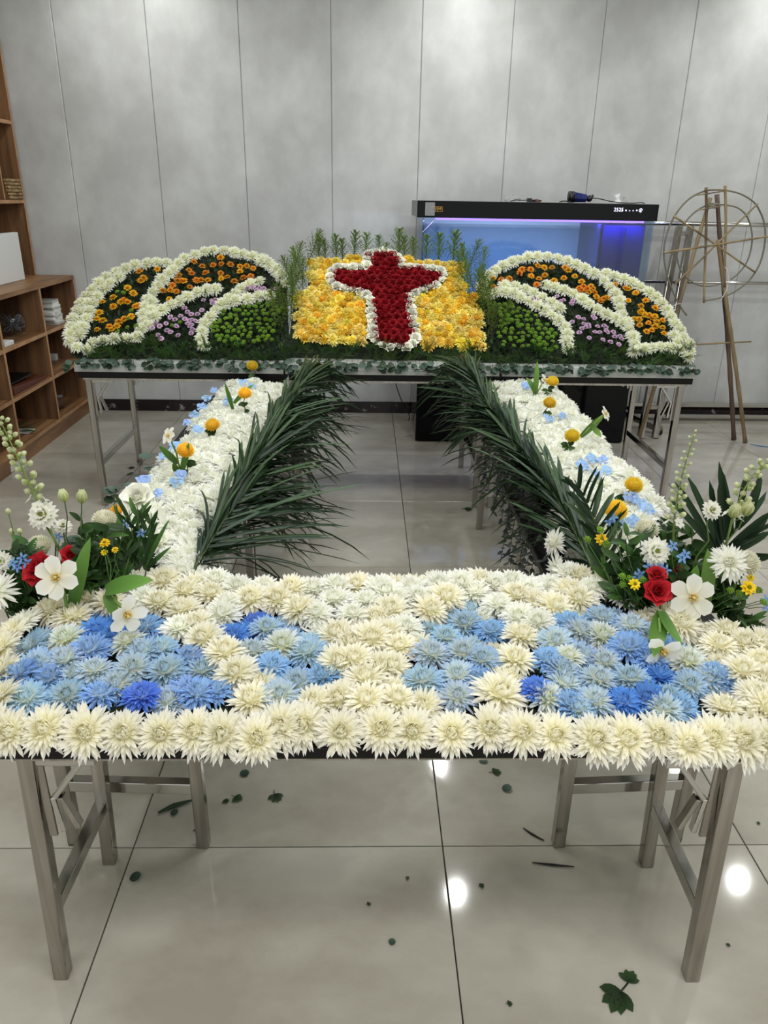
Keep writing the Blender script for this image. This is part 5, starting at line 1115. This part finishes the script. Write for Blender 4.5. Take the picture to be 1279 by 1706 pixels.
fl_leaf('large lobed chrysanthemum leaf on the tile at the front right', 1032, 1656, RG_[0], -2.3, 1.35)
fl_leaf('smaller leaf overlapping the large leaf at the front right', 1046, 1636, RG_[1], 1.0, .8)
fl_leaf('round eucalyptus leaf on the front left tile', 216, 1466, RL, .3, .75)
fl_leaf('round leaf under the front table, highest of the left litter', 405, 1296, RL, 1.4, .7)
fl_leaf('curled leaf right of the left crossbar', 392, 1330, RG_[0], -.5, .62)
fl_leaf('small torn leaf beside the curled leaf', 377, 1338, RG_[1], 2.0, .4)
fl_leaf('dark green lobed leaf in the middle of the left litter', 458, 1326, RG_[0], -1.2, .78)
fl_leaf('round leaf near the right end of the long fallen blade', 284, 1357, RL, .2, .6)
fl_leaf('round leaf behind the table edge, right of the seam', 800, 1272, RL, .8, .7)
fl_leaf('small lobed leaf right of the seam under the table', 822, 1288, RG_[1], .2, .62)
fl_leaf('oval leaf under the table left of the right legs', 836, 1316, RL, .1, .75)
fl_leaf('dark crumb of leaf on the middle tile', 800, 1478, RG_[0], .5, .3)
fl_leaf('small round leaf low on the middle tile', 651, 1576, RL, 1.2, .42)
fl_leaf('scrap of leaf left of the middle seam', 612, 1508, RG_[1], .2, .24)
fl_leaf('scrap of leaf near the middle row of the front tile', 680, 1465, RG_[1], 2.6, .22)
fl_leaf('scrap of leaf at the bottom of the picture', 846, 1674, RG_[1], .1, .26)
fl_leaf('scrap of leaf at the right picture edge', 1261, 1372, RG_[0], -.6, .22)
fl_leaf('scrap of leaf below the right table leg', 1212, 1577, RG_[0], .9, .2)
fl_leaf('dark scrap of leaf near the left rear table leg', 216, 780, RG_[0], .1, .9)
fl_leaf('dark sprig fallen beside the middle legs', 776, 849, RG_[0], .1, 1.0)
fl_leaf('scrap of stem before the black cabinet', 675, 728, NARROW[1], .1, .7)
fl_leaf('scrap of leaf left of the black cabinet', 590, 722, NARROW[0], -.5, .5)
def fl_stick(label, pts, w_=.006, c=(34, 30, 28), name='fallen_twig'):
    P_ = [atz(px, py, 0) for px, py in pts]; P_ = [V((p.x, p.y, w_*.55)) for p in P_]; q = MB(); q.tube(smooth(P_, 3), [w_*.5*(1-.6*abs(2*i/(3*(len(P_)-1))-1)) for i in range(3*(len(P_)-1)+1)], 5, col=s2l(c)); return tag(q.build(name, M['leaf'], None, True), label, 'leaf')
fl_stick('long dark green blade on the floor between the left table legs', [(264, 1358), (290, 1346), (320, 1337)], .014, (38, 60, 40))
fl_stick('dark twig slanting towards the right inner leg', [(871, 1381), (887, 1392), (906, 1402)], .007)
fl_stick('dark twig lying flat before the right inner leg', [(886, 1439), (920, 1443), (956, 1446)], .007)
fl_stick('dark twig on the floor behind the middle legs', [(768, 741), (772, 746), (774, 752)], .012)
fl_stick('blue straw on the floor at the right picture edge', [(1249, 741), (1268, 744), (1285, 746)], .008, (70, 130, 190), 'blue_straw')
fl_stick('brown stem under the left inner leg', [(322, 1385), (334, 1384), (350, 1382)], .007, (50, 44, 36))

# ---------------------------------------------------------------- labels: number the members of small look-alike rows from the left
by = {}
for o in SC.objects:
    if o.parent is None and o.get('label') and o.get('group'): by.setdefault(o['label'], []).append(o)
for lab, os_ in by.items():
    if 2 <= len(os_) <= 26 and 'from the left' not in lab and len(lab.split()) <= 12:
        for i, o in enumerate(sorted(os_, key=lambda q: pix(q.location)[0])): o['label'] = f'{lab}, {ORD[i+1]} from the left'
